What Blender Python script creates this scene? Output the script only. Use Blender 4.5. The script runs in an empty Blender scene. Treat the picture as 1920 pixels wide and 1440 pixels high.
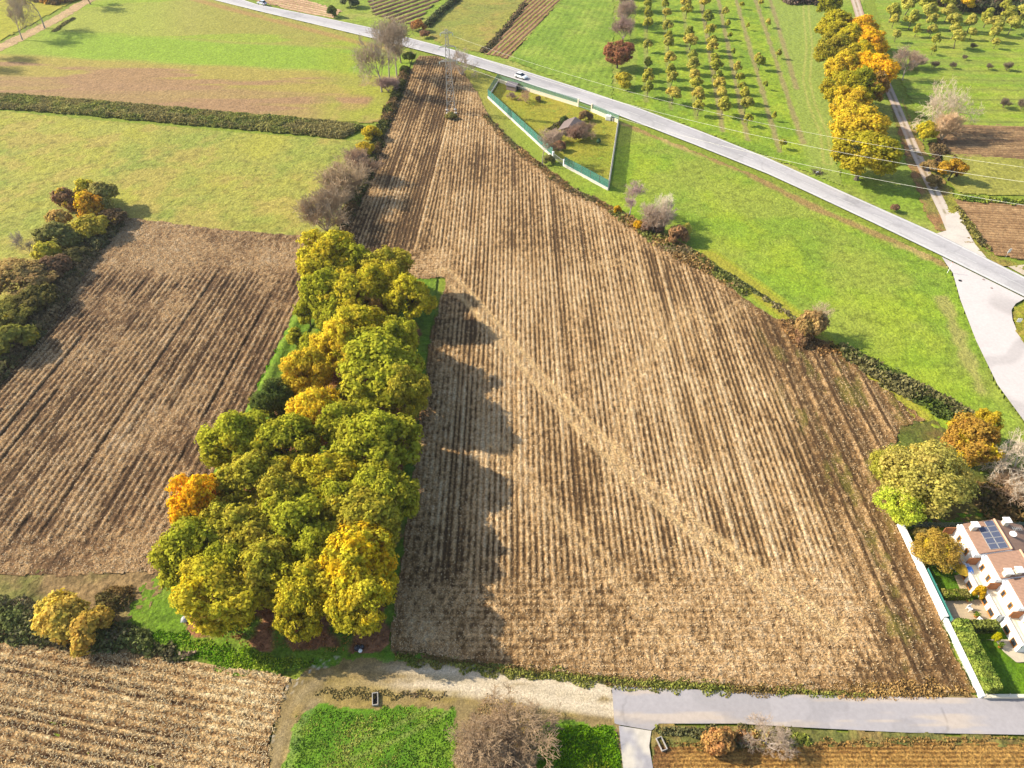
import bpy, math, random
import numpy as np
from mathutils import Vector, Matrix

# ------------------------------------------------------------------ camera, sky, sun, exposure
F, TH, HC = 1300.0, math.radians(44.0), 80.0        # focal length for a 1920 px wide frame, pitch, height
SC = bpy.context.scene
COL = SC.collection
cam_d = bpy.data.cameras.new("camera")
cam_d.sensor_width = 36.0
cam_d.lens = F / 1920 * 36
cam_d.clip_end = 6000
cam_d.clip_start = 0.5
cam = bpy.data.objects.new("camera", cam_d)
cam.location = (0, 0, HC)
cam.rotation_euler = (math.pi / 2 - TH, 0, 0)
COL.objects.link(cam)
SC.camera = cam

SUN_EL = math.radians(33)
TO_SUN = Vector((-0.967 * math.cos(SUN_EL), 0.25 * math.cos(SUN_EL), math.sin(SUN_EL))).normalized()
world = bpy.data.worlds.new("World")
SC.world = world
world.use_nodes = True
wn = world.node_tree
sky = wn.nodes.new("ShaderNodeTexSky")
sky.sky_type = 'NISHITA'
sky.sun_disc = False
sky.sun_elevation = SUN_EL
sky.sun_rotation = math.atan2(TO_SUN.x, TO_SUN.y)
sky.air_density = 1.0
sky.dust_density = 1.5
bg = wn.nodes["Background"]
wn.links.new(sky.outputs[0], bg.inputs[0])
bg.inputs[1].default_value = 0.125
sun_d = bpy.data.lights.new("sun", 'SUN')
sun_d.energy = 4.3
sun_d.angle = math.radians(0.55)
sun_d.color = (1.0, 0.92, 0.78)
sun = bpy.data.objects.new("sun", sun_d)
sun.rotation_euler = TO_SUN.to_track_quat('Z', 'Y').to_euler()
sun.location = (-60, 20, 90)
COL.objects.link(sun)
SC.view_settings.view_transform = 'Standard'
SC.view_settings.look = 'None'
SC.view_settings.exposure = 0.95
SC.view_settings.gamma = 1.0

# ------------------------------------------------------------------ helpers
CT, ST = math.cos(TH), math.sin(TH)


def P(px, py, z=0.0):
    """Point of the real place at height z seen at photo pixel (px, py)."""
    u, v = (px - 960) / F, (py - 720) / F
    t = (z - HC) / (-ST - v * CT)
    return Vector((u * t, (CT - v * ST) * t, z))


def depth(p):
    return p[1] * CT - (p[2] - HC) * ST


def PX(x, y, z=0.0):
    d = y * CT - (z - HC) * ST
    w = (-y * ST - (z - HC) * CT)
    d = np.maximum(d, 1e-3)
    return 960 + F * x / d, 720 + F * w / d


def poly(pts, z=0.0):
    return np.array([P(a, b, z)[:2] for a, b in pts])


K = 1.75


def A(r, g, b, k=1.0):
    """albedo from how the sunlit surface reads in the photo (0-255 sRGB)"""
    out = []
    for c in (r, g, b):
        c /= 255.0
        c = c / 12.92 if c <= .04045 else ((c + .055) / 1.055) ** 2.4
        out.append(min(.85, c / K * k))
    return np.array(out)


def hash2(ix, iy, seed):
    n = (ix.astype(np.int64) * 374761393 + iy.astype(np.int64) * 668265263 + seed * 974634777) & 0x7fffffff
    n = ((n ^ (n >> 13)) * 1274126177) & 0x7fffffff
    n = n ^ (n >> 16)
    return (n & 0xffff) / 65535.0


def vnoise(x, y, seed=0):
    ix, iy = np.floor(x), np.floor(y)
    fx, fy = x - ix, y - iy
    fx, fy = fx * fx * (3 - 2 * fx), fy * fy * (3 - 2 * fy)
    a, b = hash2(ix, iy, seed), hash2(ix + 1, iy, seed)
    c, d = hash2(ix, iy + 1, seed), hash2(ix + 1, iy + 1, seed)
    return (a * (1 - fx) + b * fx) * (1 - fy) + (c * (1 - fx) + d * fx) * fy


def fbm(x, y, seed=0, o=4, g=.5):
    s, w, t = 0, 1., 0.
    for k in range(o):
        s = s + w * vnoise(x * 2 ** k, y * 2 ** k, seed + 17 * k)
        t += w
        w *= g
    return s / t


def smooth(a, b, x):
    t = np.clip((x - a) / (b - a), 0, 1)
    return t * t * (3 - 2 * t)


def mixc(a, b, t):
    t = np.asarray(t)[..., None]
    return a * (1 - t) + b * t


def inside(pl, x, y):
    r = np.zeros(x.shape, bool)
    n = len(pl)
    for i in range(n):
        x0, y0 = pl[i]
        x1, y1 = pl[(i + 1) % n]
        if y0 == y1:
            continue
        c = ((y0 > y) != (y1 > y)) & (x < (x1 - x0) * (y - y0) / (y1 - y0) + x0)
        r ^= c
    return r


def dist_line(pts, x, y):
    d = np.full(x.shape, 1e9)
    for i in range(len(pts) - 1):
        a, b = np.array(pts[i]), np.array(pts[i + 1])
        e = b - a
        L = max(e @ e, 1e-9)
        t = np.clip(((x - a[0]) * e[0] + (y - a[1]) * e[1]) / L, 0, 1)
        d = np.minimum(d, np.hypot(x - a[0] - t * e[0], y - a[1] - t * e[1]))
    return d


def edge_dist(pl, x, y):
    return dist_line(list(pl) + [pl[0]], x, y)


LABELS = {}


def tag(o, label=None, cat=None, group=None, kind=None):
    if label:
        o['label'] = label
        LABELS.setdefault(label, []).append(o.name)
    if cat:
        o['category'] = cat
    if group:
        o['group'] = group
    if kind:
        o['kind'] = kind
    return o


def empty(name, loc, rz=0.0):
    o = bpy.data.objects.new(name, None)
    o.location = loc
    o.rotation_euler = (0, 0, rz)
    o.empty_display_size = .5
    COL.objects.link(o)
    return o


def np_mesh(name, V, quads, mat, parent=None, col=None, tint=None, tris=None, smooth_=False):
    me = bpy.data.meshes.new(name)
    V = np.asarray(V, np.float32)
    nq = 0 if quads is None else len(quads)
    nt = 0 if tris is None else len(tris)
    me.vertices.add(len(V))
    me.vertices.foreach_set("co", V.ravel())
    idx = []
    if nq:
        idx.append(np.asarray(quads, np.int32).ravel())
    if nt:
        idx.append(np.asarray(tris, np.int32).ravel())
    idx = np.concatenate(idx)
    me.loops.add(len(idx))
    me.loops.foreach_set("vertex_index", idx)
    me.polygons.add(nq + nt)
    st = np.concatenate([np.arange(nq) * 4, nq * 4 + np.arange(nt) * 3]).astype(np.int32)
    me.polygons.foreach_set("loop_start", st)
    me.polygons.foreach_set("loop_total", np.concatenate([np.full(nq, 4), np.full(nt, 3)]).astype(np.int32))
    if smooth_:
        me.polygons.foreach_set("use_smooth", np.ones(nq + nt, bool))
    me.update(calc_edges=True)
    if col is not None:
        at = me.attributes.new("col", 'FLOAT_COLOR', 'POINT')
        c = np.ones((len(V), 4), np.float32)
        c[:, :3] = col
        at.data.foreach_set("color", c.ravel())
    if tint is not None:
        at = me.attributes.new("tint", 'FLOAT', 'POINT')
        at.data.foreach_set("value", np.asarray(tint, np.float32))
    me.materials.append(mat)
    o = bpy.data.objects.new(name, me)
    COL.objects.link(o)
    if parent:
        o.parent = parent
    return o


class MB:
    """collects boxes, prisms and tubes into one mesh"""

    def __init__(s):
        s.v, s.f = [], []

    def add(s, vs, fs):
        o = len(s.v)
        s.v += [tuple(v) for v in vs]
        s.f += [tuple(i + o for i in f) for f in fs]

    def box(s, x0, x1, y0, y1, z0, z1, taper=0.0):
        t = taper
        s.add([(x0, y0, z0), (x1, y0, z0), (x1, y1, z0), (x0, y1, z0),
               (x0 + t, y0 + t, z1), (x1 - t, y0 + t, z1), (x1 - t, y1 - t, z1), (x0 + t, y1 - t, z1)],
              [(3, 2, 1, 0), (4, 5, 6, 7), (0, 1, 5, 4), (1, 2, 6, 5), (2, 3, 7, 6), (3, 0, 4, 7)])

    def beam(s, a, b, w=.1, h=None, r1=None):
        a, b = Vector(a), Vector(b)
        d = (b - a).normalized()
        up = Vector((0, 0, 1)) if abs(d.z) < .95 else Vector((1, 0, 0))
        x = d.cross(up).normalized()
        y = x.cross(d)
        h = h or w
        vs = []
        for p, k in ((a, 1.0), (b, (r1 / w) if r1 else 1.0)):
            for i, j in ((-1, -1), (1, -1), (1, 1), (-1, 1)):
                vs.append(p + x * i * w * k / 2 + y * j * h * k / 2)
        s.add(vs, [(3, 2, 1, 0), (4, 5, 6, 7), (0, 1, 5, 4), (1, 2, 6, 5), (2, 3, 7, 6), (3, 0, 4, 7)])

    def tube(s, pts, rad, n=6):
        pts = [Vector(p) for p in pts]
        rings = []
        for i, p in enumerate(pts):
            d = (pts[min(i + 1, len(pts) - 1)] - pts[max(i - 1, 0)]).normalized()
            up = Vector((0, 0, 1)) if abs(d.z) < .95 else Vector((1, 0, 0))
            x = d.cross(up).normalized()
            y = x.cross(d)
            rings.append([p + (x * math.cos(2 * math.pi * k / n) + y * math.sin(2 * math.pi * k / n)) * rad[i] for k in range(n)])
        vs = [v for r in rings for v in r]
        fs = []
        for i in range(len(pts) - 1):
            for k in range(n):
                fs.append((i * n + k, i * n + (k + 1) % n, (i + 1) * n + (k + 1) % n, (i + 1) * n + k))
        fs.append(tuple(range(n - 1, -1, -1)))
        fs.append(tuple((len(pts) - 1) * n + k for k in range(n)))
        s.add(vs, fs)

    def prism(s, prof, x0, x1, axis='y'):
        """profile [(a, z)] extruded along the other axis"""
        n = len(prof)
        vs = []
        for t in (x0, x1):
            for a, z in prof:
                vs.append((a, t, z) if axis == 'y' else (t, a, z))
        fs = [tuple(range(n)), tuple(range(2 * n - 1, n - 1, -1))]
        for i in range(n):
            j = (i + 1) % n
            fs.append((j, i, n + i, n + j))
        s.add(vs, fs)

    def build(s, name, mat, parent=None, bevel=0.0):
        me = bpy.data.meshes.new(name)
        me.from_pydata(s.v, [], s.f)
        me.update()
        me.materials.append(mat)
        o = bpy.data.objects.new(name, me)
        COL.objects.link(o)
        if parent:
            o.parent = parent
        if bevel:
            m = o.modifiers.new("bevel", 'BEVEL')
            m.width = bevel
            m.segments = 2
        return o


def dup(root, loc, rz=0.0, sc=1.0, color=None):
    """a copy of a thing with copies of its parts and sub-parts"""
    r = root.copy()
    COL.objects.link(r)
    r.location = loc
    r.rotation_euler = (0, 0, rz)
    r.scale = (sc, sc, sc) if not isinstance(sc, tuple) else sc
    for ch in list(root.children):
        c = ch.copy()
        COL.objects.link(c)
        c.parent = r
        if color is not None:
            c.color = color
        for g in ch.children:
            d = g.copy()
            COL.objects.link(d)
            d.parent = c
    return r


# ------------------------------------------------------------------ materials
def new_mat(name):
    m = bpy.data.materials.new(name)
    m.use_nodes = True
    return m, m.node_tree, m.node_tree.nodes["Principled BSDF"]


def nd(t, kind, **kw):
    n = t.nodes.new(kind)
    for k, v in kw.items():
        if isinstance(k, str) and hasattr(n, k):
            setattr(n, k, v)
    return n


def ground_mat(name, fine=6.0, amt=.35, bump=.3, bscale=5.0, rough=.95, fleck=0.0, fscale=7.0):
    """albedo from the vertex attribute, broken up by fine grain and bump"""
    m, t, b = new_mat(name)
    at = nd(t, "ShaderNodeAttribute", attribute_name="col")
    tc = nd(t, "ShaderNodeNewGeometry")
    n1 = nd(t, "ShaderNodeTexNoise")
    n1.inputs["Scale"].default_value = fine
    n1.inputs["Detail"].default_value = 3
    n1.inputs["Roughness"].default_value = .65
    t.links.new(tc.outputs["Position"], n1.inputs["Vector"])
    mr = nd(t, "ShaderNodeMapRange")
    mr.inputs[1].default_value, mr.inputs[2].default_value = .28, .72
    mr.inputs[3].default_value, mr.inputs[4].default_value = 1 - amt, 1 + amt
    t.links.new(n1.outputs["Fac"], mr.inputs[0])
    src = at.outputs["Color"]
    if fleck:                                            # bits of straw and crumbs of soil
        vo = nd(t, "ShaderNodeTexNoise")
        vo.inputs["Scale"].default_value = fscale
        vo.inputs["Detail"].default_value = 2
        vo.inputs["Roughness"].default_value = .8
        vo.inputs["Distortion"].default_value = .6
        t.links.new(tc.outputs["Position"], vo.inputs["Vector"])
        m2 = nd(t, "ShaderNodeMapRange")
        m2.inputs[1].default_value, m2.inputs[2].default_value = .40, .62
        m2.inputs[3].default_value, m2.inputs[4].default_value = 1 - fleck, 1 + fleck
        t.links.new(vo.outputs["Fac"], m2.inputs[0])
        fx = nd(t, "ShaderNodeVectorMath", operation='SCALE')
        t.links.new(src, fx.inputs[0])
        t.links.new(m2.outputs[0], fx.inputs["Scale"])
        src = fx.outputs[0]
    mx = nd(t, "ShaderNodeVectorMath", operation='SCALE')
    t.links.new(src, mx.inputs[0])
    t.links.new(mr.outputs[0], mx.inputs["Scale"])
    t.links.new(mx.outputs[0], b.inputs["Base Color"])
    b.inputs["Roughness"].default_value = rough
    b.inputs["Specular IOR Level"].default_value = .15
    if bump:
        n2 = nd(t, "ShaderNodeTexNoise")
        n2.inputs["Scale"].default_value = bscale
        n2.inputs["Detail"].default_value = 4
        t.links.new(tc.outputs["Position"], n2.inputs["Vector"])
        bp = nd(t, "ShaderNodeBump")
        bp.inputs["Strength"].default_value = bump
        bp.inputs["Distance"].default_value = .25
        t.links.new(n2.outputs["Fac"], bp.inputs["Height"])
        t.links.new(bp.outputs[0], b.inputs["Normal"])
    return m


def solid(name, c, rough=.7, amt=.12, scale=3.0, metal=0.0, spec=.3):
    m, t, b = new_mat(name)
    tc = nd(t, "ShaderNodeTexCoord")
    n1 = nd(t, "ShaderNodeTexNoise")
    n1.inputs["Scale"].default_value = scale
    n1.inputs["Detail"].default_value = 5
    t.links.new(tc.outputs["Object"], n1.inputs["Vector"])
    rp = nd(t, "ShaderNodeMix", data_type='RGBA')
    rp.inputs[6].default_value = (*[max(0, x * (1 - amt)) for x in c], 1)
    rp.inputs[7].default_value = (*[min(1, x * (1 + amt)) for x in c], 1)
    t.links.new(n1.outputs["Fac"], rp.inputs[0])
    t.links.new(rp.outputs[2], b.inputs["Base Color"])
    b.inputs["Roughness"].default_value = rough
    b.inputs["Metallic"].default_value = metal
    b.inputs["Specular IOR Level"].default_value = spec
    return m


def leaf_shader(m, t, b, color_out, tr=.35):
    dif = nd(t, "ShaderNodeBsdfDiffuse")
    trn = nd(t, "ShaderNodeBsdfTranslucent")
    ms = nd(t, "ShaderNodeMixShader")
    ms.inputs[0].default_value = tr
    t.links.new(color_out, dif.inputs[0])
    t.links.new(color_out, trn.inputs[0])
    t.links.new(dif.outputs[0], ms.inputs[1])
    t.links.new(trn.outputs[0], ms.inputs[2])
    t.links.new(ms.outputs[0], t.nodes["Material Output"].inputs["Surface"])
    t.nodes.remove(b)


def leaf_mat():
    """crown colour from the object's own colour; alpha = share of the crown turned to autumn orange"""
    m, t, b = new_mat("leaf")
    oi = nd(t, "ShaderNodeObjectInfo")
    at = nd(t, "ShaderNodeAttribute", attribute_name="tint")
    gi = nd(t, "ShaderNodeNewGeometry")
    tc = nd(t, "ShaderNodeTexCoord")
    n1 = nd(t, "ShaderNodeTexNoise")
    n1.inputs["Scale"].default_value = .32
    n1.inputs["Detail"].default_value = 3
    off = nd(t, "ShaderNodeVectorMath", operation='ADD')
    sc = nd(t, "ShaderNodeVectorMath", operation='SCALE')
    cmb = nd(t, "ShaderNodeCombineXYZ")
    for k in range(3):
        t.links.new(oi.outputs["Random"], cmb.inputs[k])
    t.links.new(cmb.outputs[0], sc.inputs[0])
    sc.inputs["Scale"].default_value = 60
    t.links.new(tc.outputs["Object"], off.inputs[0])
    t.links.new(sc.outputs[0], off.inputs[1])
    t.links.new(off.outputs[0], n1.inputs["Vector"])
    # autumn mask
    inv = nd(t, "ShaderNodeMath", operation='SUBTRACT')
    inv.inputs[0].default_value = .78
    ml = nd(t, "ShaderNodeMath", operation='MULTIPLY')
    ml.inputs[1].default_value = .55
    t.links.new(oi.outputs["Alpha"], ml.inputs[0])
    t.links.new(ml.outputs[0], inv.inputs[1])
    ad = nd(t, "ShaderNodeMath", operation='MULTIPLY_ADD')
    ad.inputs[1].default_value = .22
    t.links.new(at.outputs["Fac"], ad.inputs[0])
    t.links.new(n1.outputs["Fac"], ad.inputs[2])
    sb = nd(t, "ShaderNodeMath", operation='SUBTRACT')
    t.links.new(ad.outputs[0], sb.inputs[0])
    t.links.new(inv.outputs[0], sb.inputs[1])
    mk = nd(t, "ShaderNodeMapRange")
    mk.inputs[1].default_value, mk.inputs[2].default_value = .02, .16
    t.links.new(sb.outputs[0], mk.inputs[0])
    hs = nd(t, "ShaderNodeHueSaturation")
    t.links.new(oi.outputs["Color"], hs.inputs["Color"])
    hm = nd(t, "ShaderNodeMapRange")
    hm.inputs[3].default_value, hm.inputs[4].default_value = .512, .486
    t.links.new(at.outputs["Fac"], hm.inputs[0])
    t.links.new(hm.outputs[0], hs.inputs["Hue"])
    vm = nd(t, "ShaderNodeMapRange")
    vm.inputs[3].default_value, vm.inputs[4].default_value = .62, 1.38
    t.links.new(gi.outputs["Random Per Island"], vm.inputs[0])
    t.links.new(vm.outputs[0], hs.inputs["Value"])
    au = nd(t, "ShaderNodeHueSaturation")
    am = nd(t, "ShaderNodeMix", data_type='RGBA')        # light turning is yellow, full turning is orange
    am.inputs[6].default_value = (*np.minimum(A(212, 194, 40) * 1.8, .9), 1)
    am.inputs[7].default_value = (*np.minimum(A(238, 196, 40) * 1.75, .9), 1)
    ar_ = nd(t, "ShaderNodeMapRange")
    ar_.inputs[1].default_value, ar_.inputs[2].default_value = .3, .7
    t.links.new(oi.outputs["Alpha"], ar_.inputs[0])
    t.links.new(ar_.outputs[0], am.inputs[0])
    t.links.new(am.outputs[2], au.inputs["Color"])
    t.links.new(vm.outputs[0], au.inputs["Value"])
    t.links.new(hm.outputs[0], au.inputs["Hue"])
    mx = nd(t, "ShaderNodeMix", data_type='RGBA')
    t.links.new(mk.outputs[0], mx.inputs[0])
    t.links.new(hs.outputs[0], mx.inputs[6])
    t.links.new(au.outputs[0], mx.inputs[7])
    leaf_shader(m, t, b, mx.outputs[2], .46)
    return m


def scrub_mat():
    """leaf colour from the vertex attribute, varied leaf by leaf"""
    m, t, b = new_mat("scrub_leaf")
    at = nd(t, "ShaderNodeAttribute", attribute_name="col")
    gi = nd(t, "ShaderNodeNewGeometry")
    hs = nd(t, "ShaderNodeHueSaturation")
    vm = nd(t, "ShaderNodeMapRange")
    vm.inputs[3].default_value, vm.inputs[4].default_value = .6, 1.4
    t.links.new(gi.outputs["Random Per Island"], vm.inputs[0])
    t.links.new(vm.outputs[0], hs.inputs["Value"])
    t.links.new(at.outputs["Color"], hs.inputs["Color"])
    leaf_shader(m, t, b, hs.outputs[0], .25)
    return m


def obj_color_mat(name, rough=.9):
    m, t, b = new_mat(name)
    oi = nd(t, "ShaderNodeObjectInfo")
    tc = nd(t, "ShaderNodeTexCoord")
    n1 = nd(t, "ShaderNodeTexNoise")
    n1.inputs["Scale"].default_value = 2.2
    t.links.new(tc.outputs["Object"], n1.inputs["Vector"])
    mr = nd(t, "ShaderNodeMapRange")
    mr.inputs[3].default_value, mr.inputs[4].default_value = .6, 1.4
    t.links.new(n1.outputs["Fac"], mr.inputs[0])
    mx = nd(t, "ShaderNodeVectorMath", operation='SCALE')
    t.links.new(oi.outputs["Color"], mx.inputs[0])
    t.links.new(mr.outputs[0], mx.inputs["Scale"])
    t.links.new(mx.outputs[0], b.inputs["Base Color"])
    b.inputs["Roughness"].default_value = rough
    b.inputs["Specular IOR Level"].default_value = .1
    return m


M_FIELD = ground_mat("stubble_soil", 3.2, .25, .6, 3.5, fleck=.42, fscale=4.2)
M_GRASS = ground_mat("grass_sward", 2.2, .22, .9, 1.6, fleck=.22, fscale=3.4)
M_DIRT = ground_mat("track_dirt", 3.0, .16, .25, 5.0, fleck=.22, fscale=5.0)
M_FAR = ground_mat("far_sward", 1.2, .2, .8, 1.0, fleck=.2, fscale=2.0)
M_ROAD = ground_mat("road_surface", 2.0, .07, .06, 8.0, .85)
M_LEAF = leaf_mat()
M_SCRUB = scrub_mat()
M_TWIG = obj_color_mat("bark")
M_BARK = solid("oak_bark", (.11, .085, .06), .9, .4, 3)
M_WHITE = solid("white_render", (.80, .79, .76), .8, .05, 1.5)
M_CREAM = solid("cream_render", (.72, .63, .46), .85, .08, 1.2)
M_CONC = solid("pale_concrete", (.55, .51, .45), .9, .2, 1.5)
M_GREY = solid("grey_metal", (.42, .41, .38), .5, .15, 2, .3)
M_STEEL = solid("galvanised_steel", (.46, .43, .38), .6, .25, 1.0, .2)
M_DARK = solid("dark_void", (.015, .015, .018), .8)
M_GLASS = solid("dark_glass", (.02, .03, .04), .12, .2, 2, 0, .6)
M_TYRE = solid("tyre_rubber", (.02, .02, .02), .9)
M_WOOD = solid("orange_wood", (.42, .17, .03), .6, .3, 4)
M_WALLSHADE = solid("shaded_wall_brown", (.32, .13, .05), .85, .25, 3)  # brown paints wall shade with its warm bounce into the colour
M_RED = solid("sign_red", (.6, .03, .04), .5)
M_BLUE = solid("blue_cloth", (.08, .22, .62), .8, .2, 4)

# ------------------------------------------------------------------ the ground, field by field
FLAT = lambda x, y: np.zeros(x.shape)


def sheet(name, pl, dx, dy, ang, hf, cf, z0, mat, margin=(450, 260)):
    """a displaced, vertex-coloured sheet over the ground polygon pl; grid turned so that v runs along ang (from +Y towards +X)"""
    pl = np.asarray(pl)
    ca, sa = math.cos(ang), math.sin(ang)
    U = pl[:, 0] * ca - pl[:, 1] * sa
    Vv = pl[:, 0] * sa + pl[:, 1] * ca
    u = np.arange(U.min(), U.max() + dx, dx)
    v = np.arange(Vv.min(), Vv.max() + dy, dy)
    nu, nv = len(u), len(v)
    UU, VV = np.meshgrid(u, v)
    X = UU * ca + VV * sa
    Y = -UU * sa + VV * ca
    cx = (X[:-1, :-1] + X[1:, 1:]) / 2
    cy = (Y[:-1, :-1] + Y[1:, 1:]) / 2
    wx = (vnoise(cx / 1.3, cy / 1.3, 5) - .5) * .8       # ragged natural edge
    wy = (vnoise(cx / 1.3, cy / 1.3, 9) - .5) * .8
    rag = 0 if mat is M_ROAD else 1
    ok = inside(pl, cx + wx * rag, cy + wy * rag)
    px, py = PX(cx, cy)
    ok &= (px > -margin[0]) & (px < 1920 + margin[0]) & (py > -margin[1]) & (py < 1440 + margin[1]) & (cy > 2)
    j, i = np.nonzero(ok)
    q = np.stack([j * nu + i, j * nu + i + 1, (j + 1) * nu + i + 1, (j + 1) * nu + i], 1)
    used, inv = np.unique(q, return_inverse=True)
    x, y = X.ravel()[used], Y.ravel()[used]
    uu, vv = UU.ravel()[used], VV.ravel()[used]
    if not rag:                                          # paved edges are clean lines: pull border vertices onto them
        best = np.full(x.shape, 1e9)
        bx, by = x.copy(), y.copy()
        for i in range(len(pl)):
            a, b = pl[i], pl[(i + 1) % len(pl)]
            e = b - a
            t = np.clip(((x - a[0]) * e[0] + (y - a[1]) * e[1]) / max(e @ e, 1e-9), 0, 1)
            qx, qy = a[0] + t * e[0], a[1] + t * e[1]
            dd = np.hypot(x - qx, y - qy)
            m_ = dd < best
            best, bx, by = np.where(m_, dd, best), np.where(m_, qx, bx), np.where(m_, qy, by)
        cnt = np.bincount(inv.ravel(), minlength=len(used))
        m_ = (cnt < 4) & (best < 1.2 * max(dx, dy))
        x, y = np.where(m_, bx, x), np.where(m_, by, y)
    z = z0 + hf(x, y, uu, vv)
    c = cf(x, y, uu, vv)
    if mat in (M_GRASS, M_FAR):
        gm = smooth(-.02, .12, (c[:, 1] - c[:, 0]) / np.maximum(c[:, 1], 1e-3) + .06)
        c = c * (1 + gm[:, None] * np.array([.05, -.05, .25]))
    o = np_mesh(name, np.stack([x, y, z], 1), inv.reshape(q.shape), mat, None, np.clip(c, .002, .9), smooth_=True)
    o['kind'] = 'structure'
    return o


def grass_h(amp, sc):
    def f(x, y, u, v):
        return amp * (fbm(x / sc, y / sc * 1.2, 3, 3, .6) - .5) * 2
    return f


def blend(cols, scales, seed):
    """several tones blended by patches of different size"""
    def f(x, y, u, v):
        c = np.tile(cols[0], (len(x), 1))
        for k in range(1, len(cols)):
            n = fbm(x / scales[k - 1], y / scales[k - 1], seed + 31 * k, 4, .6)
            c = mixc(c, cols[k], smooth(.42, .68, n) * .8)
        c = c * (.70 + .60 * fbm(x / .7, y / .7, seed + 7, 3, .7))[:, None]
        tuft = smooth(.56, .72, fbm(x / 1.5 + y / 9, y / .9, seed + 9, 3, .6))
        c = c * (1 - .26 * tuft)[:, None]
        return c
    return f


# wide base ground out to the horizon
g = 900.0
base = np_mesh("ground", [(-g, -400, -.22), (g, -400, -.22), (g, 1600, -.22), (-g, 1600, -.22)], [(0, 1, 2, 3)],
               M_FAR, None, np.tile(A(150, 165, 55), (4, 1)))
base['kind'] = 'structure'

SOIL, SOILD = A(142, 108, 66), A(102, 76, 48)
STRAW, STRAWB = A(230, 186, 128), A(255, 228, 182)

CF = poly([(785, 105), (752, 165), (722, 250), (690, 330), (652, 405), (628, 447), (560, 455), (560, 520), (700, 528), (838, 520), (806, 640), (785, 790),
           (760, 1010), (742, 1120), (732, 1216), (900, 1243), (1100, 1266), (1250, 1277), (1500, 1293), (1826, 1300), (1683, 985), (1650, 900), (1690, 800), (1735, 790),
           (1640, 715), (1545, 640), (1420, 578), (1330, 508), (1235, 458), (1130, 385), (1060, 352), (985, 290), (925, 235), (895, 175), (862, 125), (820, 105)])
TR1 = [P(a, b)[:2] for a, b in [(832, 510), (885, 565), (940, 630), (1000, 700), (1100, 805), (1200, 905), (1300, 990), (1400, 1065), (1480, 1125), (1560, 1180)]]
TR2 = [P(a, b)[:2] for a, b in [(1120, 500), (1165, 490), (1200, 510), (1235, 640), (1180, 720), (1150, 900)]]
TR3 = [P(a, b)[:2] for a, b in [(1240, 650), (1290, 580), (1340, 600), (1390, 570)]]
TR4 = [P(a, b)[:2] for a, b in [(930, 830), (1010, 930), (1120, 1040), (1200, 1130), (1250, 1200)]]


def two_track(pts, x, y, half, w):
    d = dist_line(pts, x, y)
    return np.exp(-((d - half) / w) ** 2) + .25 * np.exp(-(d / half) ** 2)


def rowpat(u, v, sp, seed):
    k = np.floor(u / sp)
    ph = (u / sp - k) * 2 * math.pi
    r = hash2(k, np.floor(v / 23 + hash2(k, k * 0, seed + 3) * 9), seed)
    return k, np.cos(ph + math.pi), r


def cf_state(x, y, u, v):
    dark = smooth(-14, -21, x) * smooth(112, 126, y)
    uu = np.where((x < -17) & (y > 122), x - .043 * (y - 122), x + .012 * (y - 70) * smooth(20, 60, x)) + .06 * (vnoise(x / 3, y / 9, 91) - .5)
    k, c, r = rowpat(uu, y, .82, 1)
    head = np.maximum(smooth(51, 43, y + 3 * (vnoise(x / 8, y / 8, 3) - .5)), smooth(-10, -16, x) * smooth(109, 112, y) * smooth(126, 121, y))
    head = np.maximum(head, .6 * smooth(6, 1, edge_dist(CF, x, y)))
    kk, c2, r2 = rowpat(y + .3 * vnoise(x / 4, y / 4, 8), x, .9, 7)
    rows = c * (1 - head) + (.35 * c2 + .2 * c) * head
    weedy = smooth(41, 46, x + 4 * (vnoise(x / 5, y / 14, 77) - .5))
    n = fbm(x / .55, y / .8, 11, 3, .7)
    big = fbm(x / 9, y / 16, 23, 3)
    gap = (hash2(np.floor(uu / .82 / 1), k * 0, 4) > .80) * (1 - head)
    gap = np.maximum(gap, (np.mod(k, 9) == 0) * .85 * (1 - head) * (hash2(k, np.floor(y / 31), 14) > .25))
    gap = gap * np.clip(.35 + 2.2 * (n - .35), 0, 1) * smooth(.25, .5, vnoise(x / .9, y / 7, 44))
    brow = (hash2(k, k * 0, 6) > .80) * (1 - head)
    wide = np.cos(uu / 3.1 * 2 * math.pi)
    s = .50 + (.16 + .22 * vnoise(uu / 2.4, y / 14, 31)) * rows + .22 * (r - .5) * (1 - head) + 1.0 * (n - .5) + .7 * (big - .5) - .36 * gap + .26 * brow + .1 * head
    s = s * (1 - weedy) + weedy * (.38 + .17 * np.where(wide > .82, -1.6, wide * .7) + .7 * (n - .5) + .5 * (big - .5) + .08 * rows)
    tr = np.clip(two_track(TR1, x, y, 1.15, .5) + .45 * (two_track(TR2, x, y, .9, .4) + two_track(TR3, x, y, .9, .4) + two_track(TR4, x, y, .9, .4)), 0, 1)
    s = s * (1 - .75 * tr) + .75 * tr * (.92 + .8 * (n - .5))
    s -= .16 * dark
    return s, rows, tr, gap, weedy, n, dark, wide


def cf_h(x, y, u, v):
    s, rows, tr, gap, weedy, n, dark, wide = cf_state(x, y, u, v)
    return (.06 * rows * (1 - tr) * (1 - weedy) - .09 * gap + .17 * (n - .5) + weedy * (.10 * wide) - .06 * tr + .1)


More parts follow.
